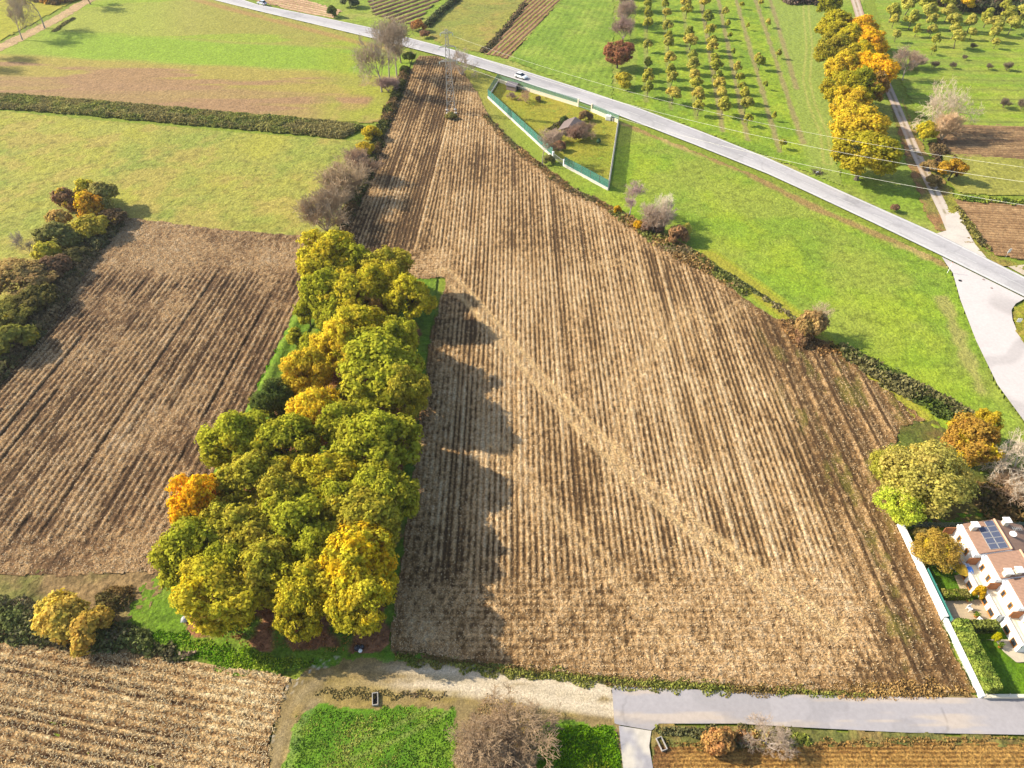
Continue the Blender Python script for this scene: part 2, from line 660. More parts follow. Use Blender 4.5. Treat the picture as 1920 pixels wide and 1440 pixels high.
def cf_c(x, y, u, v):
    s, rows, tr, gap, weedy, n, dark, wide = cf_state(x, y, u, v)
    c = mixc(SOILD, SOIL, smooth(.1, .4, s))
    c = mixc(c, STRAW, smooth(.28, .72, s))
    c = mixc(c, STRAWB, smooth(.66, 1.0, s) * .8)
    green = smooth(.56, .68, fbm(x / 2.2, y / 5, 51, 4, .6)) * np.maximum(weedy, .0) * .55
    c = mixc(c, A(130, 125, 50), green)
    c = mixc(c, A(252, 212, 146) * (.85 + .5 * (n - .3))[:, None], np.clip(tr, 0, 1) ** 1.5 * .8)
    ed = edge_dist(CF, x, y)
    c = mixc(c, A(150, 112, 66), smooth(3.2, .6, ed + 1.5 * vnoise(x / 2, y / 2, 6)) * .55)
    return c


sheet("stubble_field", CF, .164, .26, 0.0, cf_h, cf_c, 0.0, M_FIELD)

LF = poly([(236, 408), (420, 432), (640, 447), (640, 470), (580, 500), (572, 545), (530, 635), (480, 738), (432, 835), (372, 950), (308, 1070), (200, 1077), (-450, 1079), (-450, 1000), (-60, 720), (60, 600), (150, 500)])


def lf_state(x, y, u, v):
    k, c, r = rowpat(u + .10 * (vnoise(x / 3, y / 9, 19) - .5), v, 1.02, 41)
    k2, c2, r2 = rowpat(u + .3, v, 3.3, 47)
    head = np.maximum(smooth(57, 50, y + 3 * (vnoise(x / 6, y / 6, 2) - .5)), smooth(112, 120, y + 3 * vnoise(x / 6, y / 6, 2)))
    head = np.maximum(head, smooth(.64, .76, fbm(x / 8, y / 8, 99, 2)) * .7)
    n = fbm(x / .6, y / .9, 61, 3, .7)
    big = fbm(x / 10, y / 10, 67, 3)
    deep = (c2 > .55) * (r2 > .45) * (1 - head)
    s = .42 + (.2 * c + .2 * (r - .5)) * (1 - head) - .24 * deep + 1.0 * (n - .5) + .7 * (big - .5) + .1 * head
    return s, c, deep, n, head


def lf_h(x, y, u, v):
    s, c, deep, n, head = lf_state(x, y, u, v)
    return .08 * c * (1 - head) - .13 * deep + .2 * (n - .5) + .1


def lf_c(x, y, u, v):
    s, c, deep, n, head = lf_state(x, y, u, v)
    cc = mixc(A(98, 73, 48), A(140, 106, 70), smooth(.08, .4, s))
    cc = mixc(cc, A(206, 166, 114), smooth(.3, .75, s))
    cc = mixc(cc, A(228, 202, 165), smooth(.72, 1.05, s) * .8)
    return cc


sheet("stubble_field", LF, .19, .28, math.radians(4.9), lf_h, lf_c, 0.0, M_FIELD)

BL = poly([(-450, 1195), (0, 1207), (220, 1225), (420, 1252), (520, 1262), (545, 1275), (520, 1340), (500, 1440), (480, 1700), (-450, 1700)])


def bl_state(x, y, u, v):
    k, c, r = rowpat(u + .15 * vnoise(x / 6, y / 4, 12), v, 1.05, 141)
    n = fbm(x / .5, y / .5, 161, 3, .7)
    big = fbm(x / 6, y / 6, 167, 3)
    deep = ((hash2(k, k * 0, 9) > .55) & (c < .1)) * smooth(-23, -27, x) * smooth(.22, .42, vnoise(x / 11, y / 3, 8))
    s = .56 + .2 * c + .3 * (r - .5) + .95 * (n - .5) + .6 * (big - .5) - .6 * deep
    return s, c, deep, n


sheet("stubble_field", BL, .2, .2, math.radians(-80),
      lambda x, y, u, v: (lambda t: .07 * t[1] - .2 * t[2] + .2 * (t[3] - .5) + .08)(bl_state(x, y, u, v)),
      lambda x, y, u, v: (lambda s: mixc(mixc(mixc(A(104, 76, 48), A(160, 120, 74), smooth(.05, .4, s)), A(230, 190, 130), smooth(.3, .75, s)), A(254, 228, 176), smooth(.7, 1.05, s)))(bl_state(x, y, u, v)[0]),
      0.0, M_FIELD)

BR = poly([(1225, 1395), (1300, 1392), (1420, 1397), (1920, 1391), (2400, 1388), (2400, 1700), (1240, 1700)])


def br_c(x, y, u, v):
    k, c, r = rowpat(y + .1 * vnoise(x, y, 2), x, .42, 201)
    n = fbm(x / .45, y / .3, 211, 3, .7)
    s = .5 + .22 * c + .9 * (n - .5) + .5 * (fbm(x / 7, y / 3, 217, 2) - .5)
    c = mixc(A(140, 98, 48), A(205, 158, 84), smooth(.15, .8, s))
    return mixc(c, A(120, 82, 55), smooth(19, 14.5, x) * .7)


sheet("ploughed_field", BR, .16, .12, 0.0, lambda x, y, u, v: .05 * np.cos(y / .42 * 2 * math.pi) + .12 * (fbm(x / .45, y / .3, 211, 3, .7) - .5) + .05, br_c, 0.0, M_FIELD)

# meadows
OLIVE, LEAFY, TAN, YEL = A(178, 184, 72), A(160, 178, 66), A(198, 176, 92), A(192, 188, 74)
M1 = poly([(-450, 195), (0, 208), (200, 226), (450, 248), (640, 262), (700, 262), (690, 330), (650, 400), (625, 445), (420, 432), (236, 408), (150, 480), (50, 560), (-80, 700), (-450, 900)])
sheet("meadow", M1, .42, .42, 0, grass_h(.17, .9), blend([OLIVE, YEL, LEAFY, TAN], [9, 16, 7], 301), -.02, M_GRASS)

M2 = poly([(-450, 60), (0, 92), (170, -2), (330, -60), (420, 0), (480, 20), (690, 70), (780, 100), (752, 150), (725, 225), (690, 230), (450, 214), (200, 190), (0, 175), (-450, 160)])


def m2_c(x, y, u, v):
    px, py = PX(x, y)
    wob = 14 * (fbm(x / 30, y / 9, 5, 3) - .5)
    yy = py + wob - .055 * (px - 350)
    c = np.tile(A(174, 188, 68), (len(x), 1))
    c = mixc(c, A(156, 190, 52), smooth(66, 78, yy) * smooth(126, 114, yy) * smooth(-60, 200, px + 60 * fbm(x / 20, y / 20, 4, 2)))
    c = mixc(c, A(188, 170, 84), smooth(118, 126, yy))
    c = mixc(c, A(186, 148, 102), smooth(.5, .62, fbm(x / 40, y / 5, 15, 3)) * smooth(124, 130, yy))
    c = mixc(c, A(184, 146, 104), smooth(156, 166, yy) * (.5 + .5 * fbm(x / 30, y / 2, 25, 2)) * smooth(780, 400, px))
    c = mixc(c, A(178, 170, 80), smooth(80, 70, yy) * smooth(250, 450, px))
    c = mixc(c, A(160, 190, 48), smooth(.52, .6, fbm(x / 35, y / 12, 35, 3)) * smooth(76, 68, yy) * .8)
    c = mixc(c, A(168, 184, 50), smooth(560, 680, px) * smooth(.4, .6, fbm(x / 9, y / 9, 45, 3)) * .8)
    tan = dist_line(DRY2, x, y)
    c = mixc(c, A(196, 150, 96), smooth(2.4, .8, tan) * .7)
    return c * (.78 + .44 * fbm(x / 1.2, y / 1.2, 7, 3, .7))[:, None]


DRY2 = [P(a, b)[:2] for a, b in [(330, -10), (420, 14), (560, 50), (690, 84), (740, 92)]]
sheet("meadow", M2, .7, .8, 0, grass_h(.10, 1.6), m2_c, -.02, M_FAR)

M0 = poly([(-450, 20), (0, 76), (140, 0), (170, -30), (100, -120), (-450, -200)])
sheet("meadow", M0, 1.0, 1.0, 0, grass_h(.1, 2), blend([A(182, 186, 50), A(196, 182, 70)], [14], 311), -.03, M_FAR)

M3 = poly([(862, 125), (920, 140), (1000, 165), (1160, 226), (1440, 338), (1512, 370), (1765, 488), (1785, 510), (1800, 562), (1870, 722), (1925, 800), (1990, 920), (1920, 960), (1830, 880), (1700, 775), (1640, 715), (1545, 640),
           (1420, 578), (1330, 508), (1235, 458), (1130, 385), (1060, 352), (985, 290), (925, 235), (890, 170)])
DRY3 = [P(a, b)[:2] for a, b in [(1170, 232), (1290, 278), (1400, 322), (1480, 366), (1540, 395), (1640, 437), (1720, 470), (1765, 492)]]
DRY4 = [P(a, b)[:2] for a, b in [(1770, 560), (1800, 640), (1840, 730)]]
STRIPY = [P(a, b)[:2] for a, b in [(1330, 480), (1400, 530), (1480, 590), (1560, 660), (1650, 720), (1720, 780)]]


def m3_c(x, y, u, v):
    c = blend([A(152, 188, 46), A(172, 196, 50), A(140, 176, 50), A(166, 184, 64)], [11, 8, 14], 331)(x, y, u, v)
    px, py = PX(x, y)
    c = mixc(c, A(158, 180, 58), smooth(1160, 1000, px) * .9)
    c = mixc(c, A(176, 164, 70), smooth(1000, 900, px) * .6)
    d = dist_line(DRY3, x, y) + 1.2 * (fbm(x / 3, y / 3, 8, 2) - .5)
    c = mixc(c, A(182, 142, 92), smooth(1.8, .6, d) * .85)
    c = mixc(c, A(208, 180, 110), smooth(.6, .75, fbm(x / 4, y / 4, 66, 2)) * smooth(2.6, 1.0, d) * .8)
    c = mixc(c, A(190, 180, 96), smooth(1.8, .4, dist_line(DRY4, x, y) + 1.5 * (vnoise(x / 2, y / 2, 4) - .5)) * .7)
    d2 = dist_line(STRIPY, x, y)
    c = mixc(c, A(186, 176, 62), smooth(3.2, 2.0, d2) * .9)
    c = mixc(c, A(168, 190, 40), smooth(.5, .2, np.abs(d2 - 2.2)) * .8)
    return c


sheet("meadow", M3, .42, .42, .5, grass_h(.15, .9), m3_c, -.03, M_GRASS)

# garden ground inside the walled plot
GD = poly([(915, 180), (935, 148), (1085, 200), (1158, 226), (1140, 355), (1045, 300)])
sheet("garden_lawn", GD, .45, .45, 0, grass_h(.06, 1.2), blend([A(172, 176, 50), A(190, 172, 66), A(150, 168, 46)], [7, 9], 351), .04, M_GRASS)

# grove floor: grass edge and leaf litter
GV = poly([(572, 540), (620, 500), (740, 515), (818, 522), (812, 600), (800, 660), (786, 790), (762, 1010), (742, 1120), (728, 1225), (600, 1235), (520, 1268), (420, 1262), (330, 1232), (240, 1195), (235, 1120), (308, 1070), (372, 950), (432, 835), (480, 738), (530, 635)])
LIT = poly([(640, 620), (780, 600), (772, 800), (745, 1010), (720, 1218), (560, 1222), (430, 1205), (352, 1165), (420, 960), (520, 760)])
DITCH = [P(a, b)[:2] for a, b in [(604, 590), (578, 632), (548, 690)]]
BANK = [P(a, b)[:2] for a, b in [(588, 540), (545, 625), (505, 705), (455, 800), (410, 890)]]


def gv_c(x, y, u, v):
    c = blend([A(122, 162, 36), A(140, 170, 48), A(106, 146, 34)], [3, 5], 371)(x, y, u, v)
    l = inside(LIT, x + 3 * (vnoise(x / 3, y / 3, 3) - .5), y + 3 * (vnoise(x / 3, y / 3, 13) - .5)) * smooth(.3, .45, fbm(x / 4, y / 4, 17, 3))
    c = mixc(c, A(176, 122, 84) * (.6 + .8 * vnoise(x / .5, y / .5, 27))[:, None], l)
    c = mixc(c, A(40, 44, 26), smooth(.5, .2, dist_line(DITCH, x, y)))
    return c


sheet("grove_grass", GV, .3, .3, 0, lambda x, y, u, v: .2 * (fbm(x / .8, y / .8, 3, 3, .6) - .5) - .5 * smooth(.7, .2, dist_line(DITCH, x, y)) + .45 * np.exp(-((dist_line(BANK, x, y) - .1) / .8) ** 2), gv_c, .03, M_GRASS)

# left margin below the left field, and rough ground between bottom fields
RG = poly([(-450, 1072), (0, 1070), (310, 1068), (300, 1110), (240, 1190), (330, 1235), (430, 1258), (220, 1235), (0, 1215), (-450, 1205)])
sheet("rough_grass", RG, .3, .3, 0, grass_h(.2, .8), blend([A(168, 138, 92), A(146, 122, 78), A(134, 140, 62)], [4, 7], 391), .02, M_GRASS)

# bottom centre: gravel track, green patches, bare ground under the big tree
BC = poly([(545, 1275), (600, 1235), (735, 1216), (900, 1240), (1100, 1263), (1250, 1275), (1500, 1292), (1826, 1300), (1826, 1312), (1500, 1302), (1147, 1287), (1152, 1357), (1160, 1360), (1168, 1440), (1176, 1700), (440, 1700), (498, 1440), (520, 1340)])
TRK = [P(a, b)[:2] for a, b in [(1150, 1312), (1050, 1299), (960, 1285), (860, 1273), (760, 1268), (680, 1266), (620, 1275), (575, 1310), (545, 1365), (528, 1440), (515, 1560)]]
GP1 = poly([(556, 1345), (600, 1322), (690, 1332), (760, 1322), (856, 1330), (850, 1440), (840, 1700), (500, 1700), (530, 1440)])
GP2 = poly([(1012, 1362), (1070, 1352), (1150, 1362), (1165, 1440), (1170, 1700), (1000, 1700), (1004, 1440)])
GP3 = poly([(420, 1262), (520, 1240), (640, 1222), (735, 1222), (900, 1246), (1100, 1268), (1500, 1296), (1500, 1300), (1100, 1275), (900, 1256), (735, 1240), (640, 1240), (560, 1262), (530, 1280)])


def bc_c(x, y, u, v):
    w1, w2 = 1.6 * (fbm(x / 1.5, y / 1.5, 3, 3) - .5), 1.6 * (fbm(x / 1.5, y / 1.5, 33, 3) - .5)
    c = blend([A(176, 150, 98), A(158, 138, 92), A(176, 152, 84)], [3, 4], 411)(x, y, u, v)
    gr = blend([A(126, 168, 40), A(146, 174, 56), A(100, 150, 34)], [2, 3], 421)(x, y, u, v)
    m = inside(GP1, x + w1, y + w2) | inside(GP2, x + w1, y + w2) | inside(GP3, x + w1, y + w2)
    wheel = np.exp(-(np.abs(dist_line(WH, x, y) - .75) / .28) ** 2)
    gr = mixc(gr, A(160, 172, 84), wheel * .8)
    c = mixc(c, gr, m * 1.0)
    d = dist_line(TRK, x, y)
    east = smooth(-18, 0, x + 2 * (vnoise(x / 3, y / 3, 4) - .5))
    rut = np.exp(-((d - .85) / .55) ** 2)
    gv = A(240, 218, 182) * (.9 + .2 * fbm(x / .8, y / .8, 431, 3))[:, None]
    c = mixc(c, gv, np.clip(rut * (.12 + .88 * smooth(-17, -9, x)), 0, 1) * smooth(.2, .5, fbm(x / 2, y / .8, 441, 3) + .25 * east))
    c = mixc(c, A(242, 222, 188) * (.93 + .14 * vnoise(x / .5, y / .5, 9))[:, None], smooth(2.3, 1.6, d) * east * smooth(.30, .5, fbm(x / 2.6, y / .9, 451, 3) + .08) * .8)
    st = smooth(.62, .75, vnoise(x / .28, y / .28, 471)) * smooth(1.5, .3, dist_line(STN, x, y) + .8 * vnoise(x, y, 5))
    c = mixc(c, A(238, 226, 206), st)
    return c


WH = [P(a, b)[:2] for a, b in [(660, 1410), (740, 1375), (810, 1340), (830, 1325)]]
STN = [P(a, b)[:2] for a, b in [(625, 1232), (590, 1252), (555, 1275), (520, 1310), (500, 1370), (490, 1440)]]
sheet("verge", BC, .2, .2, 0, lambda x, y, u, v: .06 * (fbm(x / .6, y / .6, 3, 3, .6) - .5) + .05 * inside(GP1, x, y) + .05 * inside(GP2, x, y), bc_c, .02, M_DIRT)

BV = poly([(1222, 1360), (1380, 1358), (1500, 1365), (1700, 1376), (1920, 1380), (2400, 1384), (2400, 1396), (1920, 1396), (1420, 1402), (1300, 1400), (1232, 1400), (1226, 1440), (1240, 1700), (1222, 1700)])
sheet("verge", BV, .22, .22, 0, grass_h(.15, .8), blend([A(146, 140, 72), A(170, 140, 84), A(116, 128, 52)], [2, 3], 481), .02, M_GRASS)

# fields beyond the road
def strip_field(name, pts, c0, c1, sp, ang, seed, dx=.45, dy=1.2, amp=.12, z=-.04):
    def st(x, y, u, v):
        k, c, r = rowpat(u, v, sp, seed)
        n = fbm(x / 1.3, y / 1.3, seed + 2, 3, .6)
        return c, .45 + .28 * c + .3 * (r - .5) + .6 * (n - .5) + .4 * (fbm(x / 12, y / 12, seed + 5, 2) - .5)
    return sheet(name, poly(pts), dx, dy, math.radians(ang), lambda x, y, u, v: amp * st(x, y, u, v)[0],
                 lambda x, y, u, v: mixc(c0, c1, smooth(.1, .85, st(x, y, u, v)[1])), z, M_FAR)


sheet("meadow", poly([(200, -160), (500, 8), (690, 51), (960, 126), (1200, 204), (1440, 297), (1580, 360), (1755, 437), (1800, 440), (1780, 390), (1740, 330), (1700, 200), (1640, 60), (1560, -160)]), .8, .8, .4,
      grass_h(.1, 1.4), blend([A(160, 184, 60), A(182, 188, 82), A(144, 180, 44)], [10, 13], 501), -.16, M_FAR)
strip_field("stubble_field", [(300, -120), (420, -20), (500, 6), (560, 22), (625, 33), (640, 20), (560, -4), (440, -60)], A(190, 150, 110), A(242, 204, 160), 2.0, -60, 511)
strip_field("ploughed_field", [(680, -60), (690, 0), (700, 26), (745, 42), (782, 46), (800, 20), (850, -20), (880, -60)], A(98, 76, 60), A(168, 130, 100), 3.4, 37, 521, amp=.3)
sheet("meadow", poly([(842, 0), (812, 42), (796, 62), (830, 84), (905, 98), (985, -4), (1000, -60), (880, -60)]), .8, .8, 0, grass_h(.1, 1.6), blend([A(172, 170, 72), A(190, 164, 88), A(150, 168, 62)], [8, 12], 531), -.05, M_FAR)
strip_field("ploughed_field", [(905, 100), (952, 110), (1052, -2), (1080, -60), (1030, -60), (985, -2)], A(150, 106, 72), A(196, 152, 110), 1.7, 20.5, 541, amp=.2)
sheet("meadow", poly([(955, 112), (1050, 4), (1080, -60), (1150, -60), (1150, 60), (1148, 190), (1060, 152)]), .6, .9, .25, lambda x, y, u, v: .05 * np.cos(u / 2.4 * 2 * math.pi) + grass_h(.08, 1.5)(x, y, u, v),
      blend([A(150, 184, 54), A(168, 192, 68), A(132, 168, 48)], [10, 7], 551), -.05, M_FAR)

ORCH = [[(1211, 190), (1211, -5)], [(1258, 204), (1243, -5)], [(1306, 224), (1279, -5)], [(1356, 246), (1313, -5)], [(1402, 262), (1346, -5)], [(1462, 284), (1379, -5)], [(1506, 268), (1415, -5)], [(1494, 166), (1443, -5)]]
OL = [[P(a, b)[:2] for a, b in r] for r in ORCH]
TRK5 = [P(a, b)[:2] for a, b in [(1552, 305), (1545, 250), (1522, 195), (1512, 150), (1518, 90), (1512, 30), (1510, -20)]]


def oc(x, y, u, v):
    c = blend([A(158, 190, 46), A(174, 198, 52), A(132, 170, 46)], [4, 6], 561)(x, y, u, v)
    px, py = PX(x, y)
    c = mixc(c, A(160, 184, 70), smooth(1452, 1480, px - .26 * py + 30))
    for i, r in enumerate(OL):
        d = dist_line(r, x, y) + .7 * (fbm(x / 2, y / 3, 90 + i, 2) - .5)
        c = mixc(c, A(176, 156, 104), smooth(.95, .45, d) * (.35 if i < 3 else .85))
    c = mixc(c, A(190, 196, 90), smooth(.45, .2, np.abs(dist_line(TRK5, x, y) - .95)) * .8)
    return c


sheet("orchard_grass", poly([(1188, 196), (1196, 100), (1186, -60), (1560, -60), (1540, 60), (1560, 180), (1568, 300), (1580, 348), (1440, 292), (1330, 250), (1240, 214)]), .5, .6, 0, grass_h(.16, 1.3), oc, -.04, M_FAR)

# right of the lane
LNE = [P(a, b)[:2] for a, b in [(1789, 445), (1772, 400), (1742, 340), (1716, 285), (1694, 230), (1668, 170), (1640, 110), (1618, 50), (1606, 10), (1590, -40)]]


def rc(x, y, u, v):
    c = blend([A(156, 190, 44), A(176, 194, 62), A(140, 178, 50)], [12, 9], 571)(x, y, u, v)
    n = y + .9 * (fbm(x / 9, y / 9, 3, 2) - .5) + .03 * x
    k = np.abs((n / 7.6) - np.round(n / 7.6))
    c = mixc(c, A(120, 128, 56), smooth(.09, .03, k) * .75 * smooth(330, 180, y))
    c = mixc(c, A(186, 184, 84), smooth(.2, .12, np.abs(k - .2)) * .25)
    return c


sheet("orchard_grass", poly([(1620, -80), (1650, 40), (1690, 150), (1720, 215), (1760, 232), (2000, 240), (2500, 250), (2500, -80)]), .8, .8, 0, grass_h(.1, 1.6), rc, -.05, M_FAR)
strip_field("stubble_field", [(1752, 232), (1920, 236), (2450, 244), (2450, 306), (1920, 298), (1800, 294), (1762, 282)], A(120, 88, 62), A(200, 162, 112), 1.1, -86, 581, .5, .5)
sheet("meadow", poly([(1764, 284), (1920, 298), (2450, 310), (2450, 380), (1920, 366), (1800, 362), (1770, 330)]), .6, .6, 0, grass_h(.1, 1.4), blend([A(168, 172, 66), A(184, 180, 80)], [9], 591), -.03, M_FAR)
strip_field("stubble_field", [(1790, 372), (1920, 384), (2450, 400), (2450, 520), (1920, 486), (1870, 478), (1838, 455), (1812, 420)], A(150, 112, 74), A(216, 174, 122), 1.0, -84, 601, .4, .4)
sheet("verge", poly([(1660, 160), (1700, 300), (1735, 400), (1756, 432), (1772, 436), (1778, 420), (1740, 350), (1708, 280), (1690, 215)]), .35, .35, 0, grass_h(.1, 1), blend([A(176, 130, 84), A(198, 152, 98), A(150, 150, 66)], [3, 5], 611), .0, M_GRASS)
sheet("verge", poly([(1690, 180), (1722, 262), (1748, 300), (1792, 372), (1812, 430), (1850, 472), (1890, 488), (1930, 500), (1930, 512), (1860, 490), (1815, 462), (1796, 430), (1770, 385), (1720, 290)]), .35, .35, 0, grass_h(.15, 1), blend([A(176, 168, 62), A(150, 158, 52), A(180, 140, 90)], [3, 4], 621), .0, M_GRASS)
sheet("rough_grass", poly([(1700, 1000), (1640, 890), (1690, 790), (1750, 790), (1830, 840), (1960, 900), (2300, 960), (2300, 990), (1800, 990)]), .3, .3, 0, grass_h(.2, .8), blend([A(120, 118, 48), A(146, 120, 70), A(104, 126, 40)], [3, 5], 635), .02, M_GRASS)
sheet("lawn", poly([(1690, 1000), (1700, 985), (1800, 960), (2000, 960), (2300, 1300), (2300, 1303), (1838, 1303), (1760, 1150)]), .3, .3, 0, grass_h(.05, .8), blend([A(112, 158, 22), A(130, 168, 36), A(96, 140, 28)], [3, 5], 631), .0, M_GRASS)

# ------------------------------------------------------------------ roads and tracks
ASPH, EDGE = A(214, 208, 204), A(250, 246, 238)
UPR = [(250, -75), (380, -25), (480, 8), (590, 30), (690, 51), (830, 88), (960, 126), (1080, 164), (1200, 204), (1320, 249), (1440, 297), (1580, 360), (1752, 437), (1920, 520), (2100, 612), (2400, 770)]
LWR = [(2400, 850), (2100, 660), (1920, 557), (1765, 480), (1640, 420), (1512, 360), (1440, 327), (1300, 271), (1160, 217), (1060, 181), (960, 147), (830, 106), (690, 70), (590, 46), (480, 20), (400, 0), (250, -50)]
UW = [P(a, b)[:2] for a, b in UPR]
LW = [P(a, b)[:2] for a, b in LWR]
MIDP = [((P(*a)[0] + P(*b)[0]) / 2, (P(*a)[1] + P(*b)[1]) / 2) for a, b in zip(UPR[1:15], LWR[::-1][2:16])]


def road_c(x, y, u, v):
    du, dl = dist_line(UW, x, y), dist_line(LW, x, y)
    w = np.maximum(du + dl, .1)
    s = du / w
    c = np.tile(A(212, 206, 204), (len(x), 1))
    lane = np.cos(s * 4 * math.pi)
    c = c * (1 - .06 * lane + .10 * (fbm(x / 6, y / 6, 3, 3) - .5) + .12 * (fbm(s * 30, (x - y) / 25, 4, 2) - .5))[:, None]
    c = mixc(c, A(236, 230, 224), smooth(.45, .75, s) * .55)
    c = c * (1 - .12 * smooth(.56, .6, vnoise(x / 9, y / 9, 76)) - .1 * smooth(.02, .008, np.abs(fbm(x / 8, y / 8, 77, 4) - .5)))[:, None]
    c = mixc(c, EDGE, np.maximum(smooth(.32, .2, np.abs(du - .38)), smooth(.32, .2, np.abs(dl - .38))) * .85)
    along = (x * .8 - y * .6)
    c = mixc(c, EDGE, smooth(.022, .012, np.abs(s - .5)) * (np.mod(along, 9) < 4.5) * .6)
    return c


sheet("road", np.array(UW + LW), .22, .22, .9, lambda x, y, u, v: 0 * x, road_c, .12, M_ROAD)

JN = poly([(1765, 482), (1775, 497), (1786, 512), (1794, 540), (1800, 562), (1830, 640), (1870, 722), (1924, 796), (2010, 940), (2120, 900), (1990, 760), (1925, 650), (1908, 625), (1898, 600), (1896, 582), (1904, 570), (1922, 560)])
sheet("side_road", JN, .3, .3, 0, lambda x, y, u, v: 0 * x, lambda x, y, u, v: A(246, 234, 226) * (.92 + .12 * fbm(x / 3, y / 3, 8, 4))[:, None] * (1 - .18 * smooth(.12, .04, np.abs(fbm(x / 14, y / 14, 18, 2) - .5)))[:, None], .10, M_ROAD)
JN2 = poly([(1756, 438), (1776, 432), (1772, 405), (1800, 395), (1812, 430), (1828, 458), (1850, 484), (1840, 480)])
sheet("farm_lane", JN2, .3, .3, 0, lambda x, y, u, v: 0 * x, lambda x, y, u, v: A(246, 232, 214) * (.88 + .2 * fbm(x / 2, y / 2, 28, 4))[:, None], .06, M_ROAD)
LP = poly([(1777, 440), (1762, 402), (1733, 342), (1708, 288), (1686, 232), (1660, 172), (1632, 110), (1609, 50), (1598, 10), (1580, -40), (1600, -40), (1615, 10), (1628, 50), (1650, 110), (1676, 170), (1702, 230), (1726, 285), (1752, 338), (1782, 398), (1806, 440)])


def lane_c(x, y, u, v):
    d = dist_line(LNE, x, y)
    px, py = PX(x, y)
    c = A(206, 172, 142) * (.8 + .4 * fbm(x / 1.5, y / 1.5, 38, 3))[:, None]
    c = mixc(c, A(244, 228, 206), np.exp(-((d - .7) / .5) ** 2) * .7)
    c = mixc(c, A(244, 230, 210), smooth(340, 400, py) * .7)
    c = mixc(c, A(150, 136, 84), smooth(.35, .15, d) * smooth(.4, .55, fbm(x / 2, y / 2, 5, 2)) * .7)
    return c


sheet("farm_lane", LP, .3, .3, 0, lambda x, y, u, v: 0 * x, lane_c, .05, M_ROAD)
TRKL = poly([(-200, 175), (0, 82), (60, 54), (110, 26), (155, 0), (200, -30), (225, -30), (178, 0), (128, 30), (75, 60), (0, 97), (-200, 200)])
sheet("farm_lane", TRKL, .5, .5, 0, lambda x, y, u, v: 0 * x, lambda x, y, u, v: A(214, 180, 132) * (.75 + .5 * fbm(x / 2, y / 2, 48, 3))[:, None], .03, M_FAR)
GRV = poly([(1890, 500), (1940, 494), (2200, 560), (2200, 660), (1960, 536), (1915, 514)])
sheet("gravel_apron", GRV, .3, .3, 0, lambda x, y, u, v: 0 * x, lambda x, y, u, v: A(236, 216, 186) * (.8 + .4 * fbm(x / 1, y / 1, 58, 3))[:, None], .05, M_ROAD)
LNP = poly([(1147, 1287), (1300, 1293), (1500, 1303), (1700, 1307), (1830, 1309), (2500, 1312), (2500, 1392), (1920, 1378), (1700, 1374), (1500, 1364), (1380, 1357), (1235, 1357), (1222, 1370), (1160, 1359), (1152, 1357)])


def lnp_c(x, y, u, v):
    c = A(204, 196, 194) * (.93 + .1 * fbm(x / 9, y / 1.2, 68, 3) + .06 * (fbm(x / 1.2, y / 1.2, 69, 3) - .5))[:, None]
    c = mixc(c, A(236, 214, 188), smooth(.5, .7, fbm(x / 7, y / .9, 71, 4)) * .6)
    c = c * (1 - .22 * smooth(.028, .01, np.abs(fbm(x / 5, y / 5, 72, 4) - .5)) * smooth(.45, .6, fbm(x / 12, y / 12, 73, 2)))[:, None]
    c = mixc(c, A(176, 170, 168), smooth(.6, .64, vnoise(x / 3.1, y / 2.2, 75)) * .35)
    return c


sheet("asphalt_lane", LNP, .22, .22, 0, lambda x, y, u, v: 0 * x, lnp_c, .07, M_ROAD)
sheet("driveway", poly([(1160, 1361), (1221, 1371), (1217, 1400), (1224, 1440), (1236, 1700), (1178, 1700), (1168, 1440)]), .22, .22, 0, lambda x, y, u, v: 0 * x,
      lambda x, y, u, v: mixc(A(238, 226, 206), A(196, 190, 190), smooth(.42, .62, fbm(x / 2.5, y / 2.5, 78, 3))) * (.9 + .2 * vnoise(x / .4, y / .4, 79))[:, None], .09, M_ROAD)
sheet("patio", poly([(1764, 1128), (1852, 1124), (1875, 1172), (1786, 1172)]), .2, .2, 0, lambda x, y, u, v: 0 * x, lambda x, y, u, v: A(232, 206, 166) * (.85 + .1 * (np.cos(x / .4 * 6.28) + np.cos(y / .4 * 6.28)) * .5 + .1 * vnoise(x, y, 3))[:, None], .12, M_ROAD)
sheet("patio", poly([(1848, 1200), (1905, 1200), (2000, 1290), (1960, 1240), (1905, 1243), (1880, 1222), (1866, 1202)]), .2, .2, 0, lambda x, y, u, v: 0 * x, lambda x, y, u, v: A(240, 222, 190) * (.9 + .1 * vnoise(x, y, 3))[:, None], .12, M_ROAD)
sheet("patio", poly([(1788, 1080), (1815, 1076), (1835, 1110), (1802, 1112)]), .2, .2, 0, lambda x, y, u, v: 0 * x, lambda x, y, u, v: A(240, 214, 170) * (.9 + .1 * vnoise(x, y, 3))[:, None], .12, M_ROAD)

